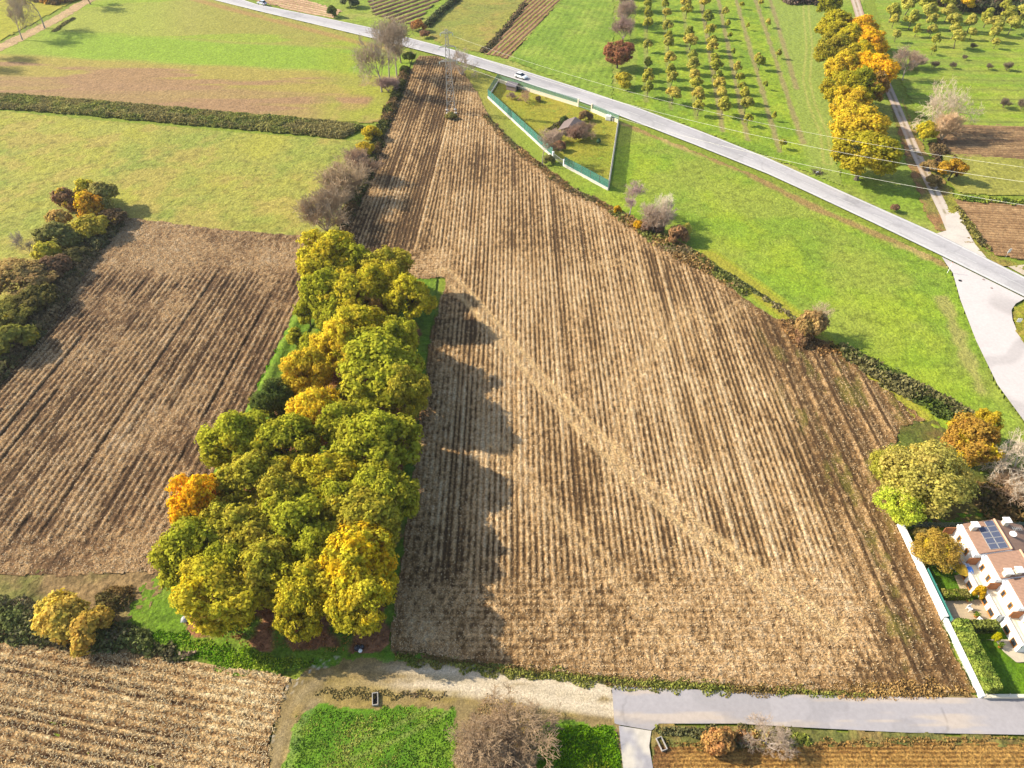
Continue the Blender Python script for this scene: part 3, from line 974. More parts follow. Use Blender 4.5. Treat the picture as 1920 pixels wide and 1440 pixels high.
# loose straw lying on the stubble
def straw(pl, n, seed, zf, ls=(.10, .26), wd=(.04, .085), keep=None, mat=None, cols=(STRAW, STRAWB)):
    r = np.random.default_rng(seed)
    x = r.uniform(pl[:, 0].min(), pl[:, 0].max(), n * 3)
    y = r.uniform(pl[:, 1].min(), pl[:, 1].max(), n * 3)
    px, py = PX(x, y)
    ok = inside(pl, x, y) & (px > -200) & (px < 2120) & (py > 0) & (py < 1560)
    if keep is not None:
        ok &= keep(x, y) > r.uniform(0, 1, len(x))
    x, y = x[ok][:n], y[ok][:n]
    m = len(x)
    a = r.uniform(0, math.pi, m)
    L, W = r.uniform(*ls, m) / 2, r.uniform(*wd, m) / 2
    tl = r.normal(0, .5, m)
    d = np.stack([np.cos(a) * np.cos(tl), np.sin(a) * np.cos(tl), np.sin(tl)], 1) * L[:, None]
    s = np.stack([-np.sin(a), np.cos(a), r.normal(0, .4, m)], 1) * W[:, None]
    c = np.stack([x, y, zf(x, y) + .06 + np.abs(d[:, 2])], 1)
    V = np.stack([c - d - s, c + d - s, c + d + s, c - d + s], 1).reshape(-1, 3)
    col = np.repeat(mixc(cols[0], cols[1], r.uniform(0, 1, m)), 4, 0)
    o = np_mesh("straw", V, np.arange(m * 4).reshape(-1, 4), M_SCRUB, None, col)
    o['kind'] = 'stuff'
    return o


tag(straw(CF, 230000, 5, lambda x, y: cf_h(x, y, x, y), keep=lambda x, y: np.clip(cf_state(x, y, x, y)[0] * 1.5 - .15, 0.03, 1)), "pale broken maize straw littering the wide stubble field", "straw")
ca_, sa_ = math.cos(math.radians(4.9)), math.sin(math.radians(4.9))
tag(straw(LF, 70000, 6, lambda x, y: lf_h(x, y, x * ca_ - y * sa_, x * sa_ + y * ca_), keep=lambda x, y: np.clip(lf_state(x, y, x * ca_ - y * sa_, x * sa_ + y * ca_)[0] * 1.5 - .2, .02, 1),
          cols=(A(206, 172, 126), A(250, 228, 190))), "dull straw scattered over the stubble field beside the grove", "straw")
tag(straw(BL, 24000, 7, lambda x, y: 0 * x + .1, ls=(.14, .36), cols=(A(230, 192, 134), A(255, 236, 190)), keep=lambda x, y: .3 + .7 * fbm(x / 4, y / 4, 9, 2)), "thick pale straw on the stubble in the near corner", "straw")

# ------------------------------------------------------------------ foliage builders
def quads_from(c, n, size, rng, asp=(.7, 1.3)):
    """square-ish leaf sprays centred at c with normals n"""
    m = len(c)
    n = n / np.maximum(np.linalg.norm(n, axis=1, keepdims=True), 1e-6)
    r = rng.normal(size=(m, 3))
    a = np.cross(n, r)
    a /= np.maximum(np.linalg.norm(a, axis=1, keepdims=True), 1e-6)
    b = np.cross(n, a)
    s = size * rng.uniform(.65, 1.35, m)
    k = rng.uniform(*asp, m)
    a = a * (s * k / 2)[:, None]
    b = b * (s / k / 2)[:, None]
    bend = n * (s * .12)[:, None]
    return np.stack([c - a - b - bend, c + a - b + bend, c + a + b - bend, c - a + b + bend], 1).reshape(-1, 3)


def crown_arrays(seed, R, Hh, lobes, clumps, leaves, ls, cr=(.45, .85), low=-.45, squash=1.0):
    """crown about its own centre: lobes on an uneven ellipsoid, leaf clumps on the lobes, leaf sprays in the clumps"""
    rng = np.random.default_rng(seed)
    C, N, T = [], [], []
    dirs = []
    while len(dirs) < lobes:
        d = rng.normal(size=3)
        d /= np.linalg.norm(d)
        if d[2] > low and all(np.dot(d, e) < .93 for e in dirs):
            dirs.append(d)
    dirs += [np.array([0, 0, 1.0])]
    for d in dirs:
        k = rng.uniform(.50, .78)
        lc = np.array([d[0] * R * k, d[1] * R * k, d[2] * Hh * k])
        lr = R * rng.uniform(.26, .42)
        lt = rng.uniform(-.25, .25)
        m = int(clumps * (lr / (.34 * R)) ** 2)
        e = rng.normal(size=(m, 3)) + d * .7
        e /= np.linalg.norm(e, axis=1, keepdims=True)
        cc = lc + e * lr * rng.uniform(.72, 1.08, (m, 1)) * np.array([1, 1, .85 * squash])
        for q in range(m):
            rad = rng.uniform(*cr)
            g = rng.normal(size=(leaves, 3))
            g /= np.linalg.norm(g, axis=1, keepdims=True)
            p = cc[q] + g * rad * rng.uniform(.3, 1, (leaves, 1)) ** .5 * np.array([1, 1, .75])
            C.append(p)
            N.append(g * .7 + e[q] * .5 + rng.normal(size=(leaves, 3)) * .35 + np.array([0, 0, .3]))
            T.append(np.full(leaves, np.clip(.5 + lt + rng.normal() * .22, 0, 1)))
    C, N, T = np.concatenate(C), np.concatenate(N), np.concatenate(T)
    V = quads_from(C, N, ls, rng)
    return V, np.repeat(T, 4)


def limb_mesh(seed, height, R, spread=.75, n=6, r0=.32):
    """tapered trunk that forks into limbs"""
    rng = random.Random(seed)
    mb = MB()
    hb = height * .38
    lean = Vector((rng.uniform(-.3, .3), rng.uniform(-.3, .3), 0))
    top = Vector((0, 0, hb)) + lean
    mb.tube([(0, 0, -.15), (0, 0, .25), Vector((0, 0, hb * .5)) + lean * .4, top], [r0 * 1.5, r0 * 1.1, r0 * .9, r0 * .8], 7)
    for k in range(n):
        a = 2 * math.pi * (k + rng.uniform(-.25, .25)) / n
        e = Vector((math.cos(a) * R * spread, math.sin(a) * R * spread, height * rng.uniform(.62, .88)))
        m = top.lerp(e, .45) + Vector((0, 0, rng.uniform(.1, .6)))
        mb.tube([top - Vector((0, 0, rng.uniform(.1, .6))), m, e], [r0 * .5, r0 * .3, r0 * .07], 5)
    mb.tube([top - Vector((0, 0, .1)), top + Vector((rng.uniform(-.4, .4), rng.uniform(-.4, .4), height * .45))], [r0 * .55, r0 * .1], 5)
    return mb


def twig_arrays(seed, height, R, levels=4, kids=(5, 7), r0=.2, tk=1.0, up=.35, multi=1, thin=.010):
    """bare branch system: list of tapering segments, thinner at each fork"""
    rng = random.Random(seed)
    segs = []

    def grow(p, d, L, r, lv):
        q, n = p, 3 if lv < 2 else 2
        pts = [p]
        for i in range(n):
            d = (d + Vector((rng.gauss(0, .16), rng.gauss(0, .16), rng.gauss(0, .1) + up * .12))).normalized()
            q2 = q + d * (L / n)
            segs.append((q, q2, max(thin, r * (1 - .75 * i / n)), max(thin * .6, r * (1 - .75 * (i + 1) / n)), lv))
            q = q2
            pts.append(q)
        if lv >= levels:
            return
        for k in range(rng.randint(*kids)):
            t = rng.uniform(.3, 1.0)
            i = min(int(t * n), n - 1)
            b = pts[i].lerp(pts[i + 1], t * n - i)
            a = rng.uniform(0, 2 * math.pi)
            s = d.orthogonal().normalized()
            s = Matrix.Rotation(a, 3, d) @ s
            nd_ = (d * rng.uniform(.5, 1.0) + s * rng.uniform(.5, 1.0) + Vector((0, 0, up * .5))).normalized()
            grow(b, nd_, L * rng.uniform(.48, .72), max(thin, r * .42), lv + 1)
    for k in range(multi):
        a = 2 * math.pi * k / max(multi, 1) + rng.uniform(-.4, .4)
        d = Vector((math.cos(a) * (.55 if multi > 1 else .05), math.sin(a) * (.55 if multi > 1 else .05), 1)).normalized()
        grow(Vector((0, 0, -.1)), d, height * .52, r0, 0)
    # fit
    m = max(float(np.percentile([s[1].z for s in segs], 99)), .1)
    h = max(float(np.percentile([math.hypot(s[1].x, s[1].y) for s in segs], 93)), .1)
    kz, kx = height / m, R / h
    tv, tq, bv, bq = [], [], [], []
    for a, b, ra, rb, lv in segs:
        a = Vector((a.x * kx, a.y * kx, a.z * kz))
        b = Vector((b.x * kx, b.y * kx, b.z * kz))
        d = (b - a)
        if d.length < 1e-4:
            continue
        d.normalize()
        x = d.orthogonal().normalized()
        y = d.cross(x)
        V, Q = (tv, tq) if lv == 0 else (bv, bq)
        n = 6 if lv == 0 else 3
        o = len(V)
        for p, r in ((a, ra * tk), (b, rb * tk)):
            for i in range(n):
                t = 2 * math.pi * i / n
                V.append(tuple(p + (x * math.cos(t) + y * math.sin(t)) * r))
        for i in range(n):
            Q.append((o + i, o + (i + 1) % n, o + n + (i + 1) % n, o + n + i))
    return tv, tq, bv, bq


def hide_proto(root):
    """prototypes are themselves placed later; nothing stays unused"""
    return root


class Kind:
    """a kind of plant: the first placing moves the prototype itself, later ones copy it with its parts"""

    def __init__(s, make):
        s.make, s.root, s.used = make, None, False

    def put(s, x, y, sc=1.0, rz=None, color=None, label=None, cat='tree', group=None, name=None, z=0.0, trunk=None):
        rz = random.uniform(0, 6.28) if rz is None else rz
        if s.root is None:
            s.root = s.make()
            r = s.root
            r.location, r.rotation_euler = (x, y, z), (0, 0, rz)
            r.scale = (sc, sc, sc) if not isinstance(sc, tuple) else sc
        else:
            r = dup(s.root, (x, y, z), rz, sc)
            for k in ('label', 'category', 'group'):
                if k in r:
                    del r[k]
        for c in r.children:
            if color is not None and c.name.startswith(('crown', 'foliage')):
                c.color = (*[float(q) for q in color[:3]], float(color[3]) if len(color) > 3 else 0.0)
            if c.name.startswith(('trunk', 'stem')):
                c.color = (*(np.array(trunk) * 1.5 if trunk is not None else (.13, .10, .075)), 1)
        if name:
            r.name = name
        tag(r, label, cat, group)
        return r


def leafy(name, seed, R, Hh, zc, total, lobes, clumps, leaves, ls, cr, low=-.45, r0=.3, limbs=6, part='crown', stem='trunk'):
    def make():
        e = empty(name, (0, 0, 0))
        V, T = crown_arrays(seed, R, Hh, lobes, clumps, leaves, ls, cr, low)
        V = V + np.array([0, 0, zc])
        c = np_mesh(part, V, np.arange(len(V)).reshape(-1, 4), M_LEAF, e, None, T)
        limb_mesh(seed, total, R, .7, limbs, r0).build(stem, M_BARK, e)
        return e
    return Kind(make)


def bare(name, seed, height, R, levels=4, kids=(5, 7), r0=.2, tk=1.0, up=.35, multi=1, thin=.012, part='crown', stem='trunk'):
    def make():
        e = empty(name, (0, 0, 0))
        tv, tq, bv, bq = twig_arrays(seed, height, R, levels, kids, r0, tk, up, multi, thin)
        np_mesh(stem, tv, tq, M_TWIG, e)
        np_mesh(part, bv, bq, M_TWIG, e)
        return e
    return Kind(make)


LEAFK = 2.35
random.seed(11)
# oaks 12 m tall with a crown of 5 m radius
OAK = [leafy("oak_tree", 100 + k, 5.0, 4.9, 6.4, 11.2, 21, 22, 30, .275, (.45, .95), -.55, .32) for k in range(5)]
YOUNG = [leafy("young_tree", 140 + k, 1.6, 1.6, 2.4, 4.2, 8, 14, 12, .30, (.25, .5), -.5, .09, 5) for k in range(2)]
FRUIT = [leafy("fruit_tree", 160 + k, 1.6, 1.9, 2.9, 5.0, 9, 15, 16, .27, (.28, .55), -.5, .11, 5) for k in range(3)]
BUSH = [leafy("bush", 180 + k, 2.0, 1.7, 1.55, 3.0, 11, 20, 22, .21, (.28, .65), -.25, .08, 6, 'foliage', 'stem') for k in range(3)]
WISPY = [leafy("feathery_tree", 200 + k, 4.6, 4.2, 5.6, 9.8, 19, 24, 26, .20, (.5, 1.2), -.7, .22, 7) for k in range(2)]
BTREE = [bare("bare_tree", 220 + k, 12.0, 4.6, 4, (6, 7), .19, 1.0, .4, 1, .025) for k in range(3)]
BSHRUB = [bare("bare_shrub", 240 + k, 5.5, 3.2, 3, (7, 9), .09, 1.0, .55, 8, .022, 'crown', 'stem') for k in range(3)]
DENSE = bare("bare_tree", 291, 5.8, 5.2, 4, (6, 7), .16, 1.0, .15, 6, .022)
WTREE = [bare("bare_tree", 260 + k, 8.5, 4.6, 4, (4, 6), .17, 1.0, .1, 4, .018) for k in range(2)]

GREEN, OLV, YG, YL, ORG, BRN = A(158, 158, 46), A(164, 156, 52), A(180, 170, 48), A(206, 184, 54), A(226, 178, 48), A(162, 126, 64)
DKG, GRY = A(92, 104, 48), A(150, 138, 112)


def col4(c, a=0.0, k=1.0):
    return (*np.minimum(np.array(c) * k * LEAFK * np.array([1.0, .97, 1.0]), .95), a)


def at_crown(px, py, z):
    p = P(px, py, z)
    return p.x, p.y, depth(p)


# the oak grove: crown centre in the photo, radius in photo pixels, colour, share turned orange, label
GROVE = [
    (618, 492, 48, YG, .25, "yellow-green oak at the far corner of the grove by the headland"),
    (672, 498, 34, GREEN, .0, "small dark green oak squeezed in the grove's far edge row"),
    (722, 500, 36, OLV, .1, "olive oak at the end of the grove's far edge row"),
    (612, 556, 38, GREEN, .05, "green oak above the grass strip, just inside the far corner oak"),
    (655, 552, 42, YG, .2, "broad yellow-tinged oak in the middle of the far clump"),
    (706, 536, 38, YG, .15, "light green domed oak beside the lone round oak"),
    (764, 556, 40, YG, .05, "round oak standing apart at the grove's far end near the stubble"),
    (690, 578, 24, BRN, .5, "small brownish oak in front of the far clump's dark gap"),
    (632, 588, 30, GREEN, .1, "low green oak at the near edge of the far clump"),
    (672, 612, 36, YG, .4, "thin yellowing oak behind the dark leaf-littered clearing"),
    (742, 640, 36, GREEN, .05, "tall narrow green oak on the stubble side above the big dark oak"),
    (640, 655, 42, A(196, 178, 50), .15, "bright yellow oak between two green ones in mid grove"),
    (598, 650, 26, GREEN, .05, "small grey-green oak by the ditch in the grass strip"),
    (712, 694, 66, GREEN, .05, "largest dark olive oak in mid grove, broad and lumpy"),
    (578, 706, 36, A(196, 176, 52), .2, "thin-leaved golden oak next to the ditch end"),
    (762, 738, 36, OLV, .15, "shaded olive oak tucked under the big dark one by the stubble"),
    (592, 772, 46, YL, .55, "golden oak with an orange heart in mid grove"),
    (512, 748, 30, DKG, .0, "small dark green oak on the grass edge facing the dull field"),
    (444, 826, 54, GREEN, .05, "green oak bulging out over the dull field edge"),
    (538, 838, 52, GREEN, .1, "mid green oak behind the dark central gap"),
    (652, 800, 42, GREEN, .15, "green oak just below the golden orange-hearted one"),
    (712, 838, 66, GREEN, .08, "huge green oak with pale leaf clumps beside the stubble"),
    (612, 890, 44, YG, .45, "two-toned oak, yellow on the sunny flank, beside the dark central gap"),
    (478, 905, 50, OLV, .1, "olive oak on the sunny side of the dark central gap"),
    (724, 920, 50, GREEN, .1, "green oak leaning over the stubble below the huge one"),
    (376, 952, 42, ORG, .9, "bright orange oak at the grove edge facing the dull field"),
    (362, 1024, 56, GREEN, .05, "green oak next to the bright orange one"),
    (452, 992, 54, OLV, .12, "olive oak in the second file from the dull field, near end"),
    (560, 992, 58, GREEN, .12, "green oak in the centre of the grove's near half"),
    (672, 985, 56, OLV, .3, "brown-shaded olive oak near the stubble, behind the orange and yellow one"),
    (408, 1112, 62, YG, .3, "yellow-olive oak at the near corner of the grove beside the grass"),
    (500, 1072, 50, OLV, .25, "olive oak right behind the near corner oak"),
    (578, 1092, 50, YG, .12, "light green oak in the near row's middle with a bare gap below"),
    (668, 1062, 60, YG, .62, "orange and yellow oak, the brightest at the grove's near end"),
    (566, 1140, 40, YG, .15, "low yellow-green oak over the leaf litter at the near edge"),
    (680, 1132, 54, YG, .5, "yellow oak drooping over the track at the grove's near corner"),
    (596, 1035, 40, GREEN, .1, "green oak filling the gap beside the orange and yellow one"),
    (522, 942, 40, OLV, .15, "olive oak just below the dark central gap"),
    (640, 945, 40, GREEN, .2, "green oak below the two-toned one in the near half"),
    (440, 1048, 40, GREEN, .15, "green oak between the near corner oak and its dull-field neighbour"),
    (560, 690, 24, GREEN, .1, "little green oak between the ditch and the golden oaks"),
]
for i, (px, py, r, c, a, lb) in enumerate(GROVE):
    zc = 6.2 if r > 30 else 5.0
    x, y, d = at_crown(px, py, zc)
    s = r * d / F / 4.1
    zs = zc / 6.4
    sc = (s * random.uniform(.92, 1.12), s * random.uniform(.92, 1.12), max(.62, min(1.12, zs * (.9 + .1 * s))) * random.uniform(.93, 1.07))
    OAK[i % 5].put(x, y, sc, None, col4(c, a * .85 if a > .5 else a * .5, .97), lb, 'oak', 'oaks of the grove')
for px, py, r, lb in [(578, 592, 22, "young tree standing on the grass bank at the far end"), (556, 640, 19, "young tree in the grass strip beside the ditch"), (541, 682, 14, "smallest young tree in the grass strip near the golden oak")]:
    x, y, d = at_crown(px, py, 2.4)
    YOUNG[0].put(x, y, r * d / F / 1.5, None, col4(GREEN, 0, .9), lb, 'tree', 'young trees in the grass strip')

# avenue beside the farm lane
AVE = [(1556, 8, 20, GREEN, 0, "dark green roadside oak at the far end of the avenue"), (1566, 52, 30, YG, .1, "yellow-green oak, second from the avenue's far end"),
       (1560, 100, 28, OLV, .05, "olive oak on the orchard side of the avenue"), (1616, 58, 24, ORG, .6, "orange oak crown by the lane at the avenue's far bend"),
       (1632, 84, 28, ORG, .8, "rusty orange oak overhanging the farm lane"), (1592, 78, 26, YG, .3, "yellow oak wedged between green and orange ones"),
       (1580, 128, 28, YL, .25, "pale gold oak in the middle of the avenue, orchard side"), (1612, 108, 26, YG, .45, "gold-flecked oak behind the brightest orange crown"),
       (1640, 132, 38, ORG, .9, "brightest orange oak of the avenue, largest over the lane"), (1576, 168, 30, YG, .1, "yellow-green oak beside the twin wheel marks"),
       (1612, 164, 34, GREEN, .2, "green oak with brown twigs behind the two gold ones"), (1640, 168, 20, BRN, .4, "half-bare brown oak hanging over the lane"),
       (1596, 200, 32, YL, .1, "small golden oak just behind the near pair"), (1614, 236, 44, YL, .08, "second nearest oak of the avenue, wide and golden green"),
       (1622, 292, 50, YG, .22, "nearest oak of the avenue by the road, broad yellow-green")]
for i, (px, py, r, c, a, lb) in enumerate(AVE):
    x, y, d = at_crown(px, py, 5.9)
    s = r * d / F / 4.3
    OAK[(i * 2 + 1) % 5].put(x, y, (s, s, .95 * random.uniform(.9, 1.05)), None, col4(c, a * .72, .80), lb, 'oak', 'oaks of the avenue')

# orchard rows beyond the road, each tree numbered from the road
ORD = ["first", "second", "third", "fourth", "fifth", "sixth", "seventh", "eighth", "ninth", "tenth", "eleventh", "twelfth", "thirteenth", "fourteenth"]
ROWS = [  # photo y of the crowns per row, with radius in px
    [(166, 9), (147, 9), (134, 7), (114, 7), (81, 7), (43, 8), (24, 8), (6, 8)],
    [(178, 12), (147, 9), (131, 8), (110, 9), (79, 8), (66, 7), (48, 8), (22, 7), (2, 6)],
    [(200, 9), (180, 11), (158, 11), (142, 9), (122, 10), (107, 9), (76, 11), (61, 8), (18, 9), (3, 9)],
    [(199, 12), (178, 10), (160, 10), (143, 8), (124, 10), (109, 8), (88, 10), (77, 8), (56, 9), (30, 10), (3, 9)],
    [(219, 7), (196, 10), (177, 9), (160, 7), (142, 7), (122, 7), (96, 4), (66, 4), (46, 5), (17, 6)],
    [(262, 6), (218, 4), (159, 4), (114, 8), (103, 6), (48, 3), (8, 4)],
    [(101, 5), (43, 5), (4, 4)],
]
EXTRA = [8, 0, 4, 2, 6, 24, 46]
for ri, row in enumerate(ROWS):
    (xa, ya), (xb, yb) = ORCH[ri]
    for k, (py, r) in enumerate(row):
        base_y = py + 17 if r > 5 else py + 9
        px = xa + (xb - xa) * (base_y - ya) / (yb - ya) + (4 if ri > 3 else 2)
        b = P(px, base_y)
        s = r * depth(b) / F / 1.5
        tone = random.choice([A(182, 178, 72), A(170, 170, 66), A(194, 182, 84), A(176, 172, 80), A(158, 162, 66)])
        FRUIT[(k + ri) % 3].put(b.x, b.y, (s, s, max(.55, min(1.05, s * 1.05))), None, col4(tone, 0.0, .84),
                                f"small fruit tree, {ORD[k]} from the road in the orchard's {ORD[ri]} row from the field hedge", 'fruit tree', 'fruit trees in the rowed orchard')

# the scattered orchard right of the farm lane
OR2 = [(1667, 22, 13), (1672, 41, 8), (1697, 9, 13), (1703, 38, 12), (1736, 23, 11), (1741, 41, 9), (1734, 5, 13), (1771, 24, 12), (1780, 42, 11), (1770, 6, 11), (1784, 59, 9),
       (1788, 74, 11), (1715, 58, 7), (1743, 58, 7), (1677, 68, 7), (1751, 76, 7), (1813, 45, 10), (1818, 64, 7), (1844, 35, 11), (1855, 46, 13), (1858, 65, 9), (1882, 30, 12),
       (1890, 48, 11), (1863, 82, 6), (1877, 16, 9), (1913, 20, 12), (1916, 36, 9), (1746, 95, 5)]
O2L = ["largest round crown at the lane bend", "thin yellow crown below the lane-bend tree", "tall olive crown at the back row start", "leaning full crown in the second line", "sturdy crown under the shaded hedge tree",
       "round olive crown in the third line", "broad crown touching the dark thicket", "full crown beside the thicket, back line", "broad crown with a dark trunk in mid line", "crown half hidden against the thicket",
       "yellow crown stacked over a rounder one", "flat green crown low on the slope", "small yellow crown on a bare stem", "pale thin crown beside the small yellow one", "small forked tree at the lane edge", "low orange-yellow tuft of a tree",
       "compact crown midway along the third line", "slim tree with a leafy base", "crown crowding a larger neighbour", "widest double crown of the third line", "yellow crown on a thin leaning stem",
       "bright crown behind a leaning tree", "leaning tree with a dark forked trunk", "thin sapling farthest down the slope", "upright grey-green crown by the thicket", "full crown at the frame edge, back line", "lower crown at the frame edge", "sparse upright tree near the shadow of the avenue"]
for k, ((px, py, r), lb) in enumerate(zip(OR2, O2L)):
    b = P(px, py + r * 1.5)
    s = r * depth(b) / F / 1.5
    FRUIT[k % 3].put(b.x, b.y, (s, s, max(.6, min(1.3, s))), None, col4(A(186, 182, 84) if k % 3 else A(172, 172, 70), .2 if k in (1, 10, 12, 15) else 0, .82),
                     "orchard tree beyond the farm lane, " + lb, 'fruit tree', 'fruit trees beyond the farm lane')
p = P(1805, 26)
FRUIT[1].put(p.x, p.y, 1.45, None, col4(ORG, .6, .75), "golden orange tree in front of the dark thicket", 'tree')
for px, py, r, lb in [(1751, 128, 6, "leafless bush in the orchard, nearest the avenue's shadow"), (1785, 128, 5, "leafless bush just along the same grass line"), (1852, 130, 5, "spiky leafless bush farther along the grass line"),
                      (1887, 132, 7, "taller spiky bush near the frame edge"), (1807, 112, 4, "tiny brown bush alone on the bright grass"), (1822, 92, 5, "thin bare sapling casting a long shadow"), (1880, 202, 8, "grey bare bush low in the bright grass"),
                      (1914, 204, 8, "grey bare bush at the frame edge by the brown strip"), (1740, 62, 3, "bare whip of a tree between two small crowns")]:
    b = P(px, py)
    BSHRUB[0].put(b.x, b.y, r * depth(b) / F / 2.6, None, (.20, .15, .10), lb, 'bush', 'leafless bushes in the far orchard', trunk=(.2, .15, .1))

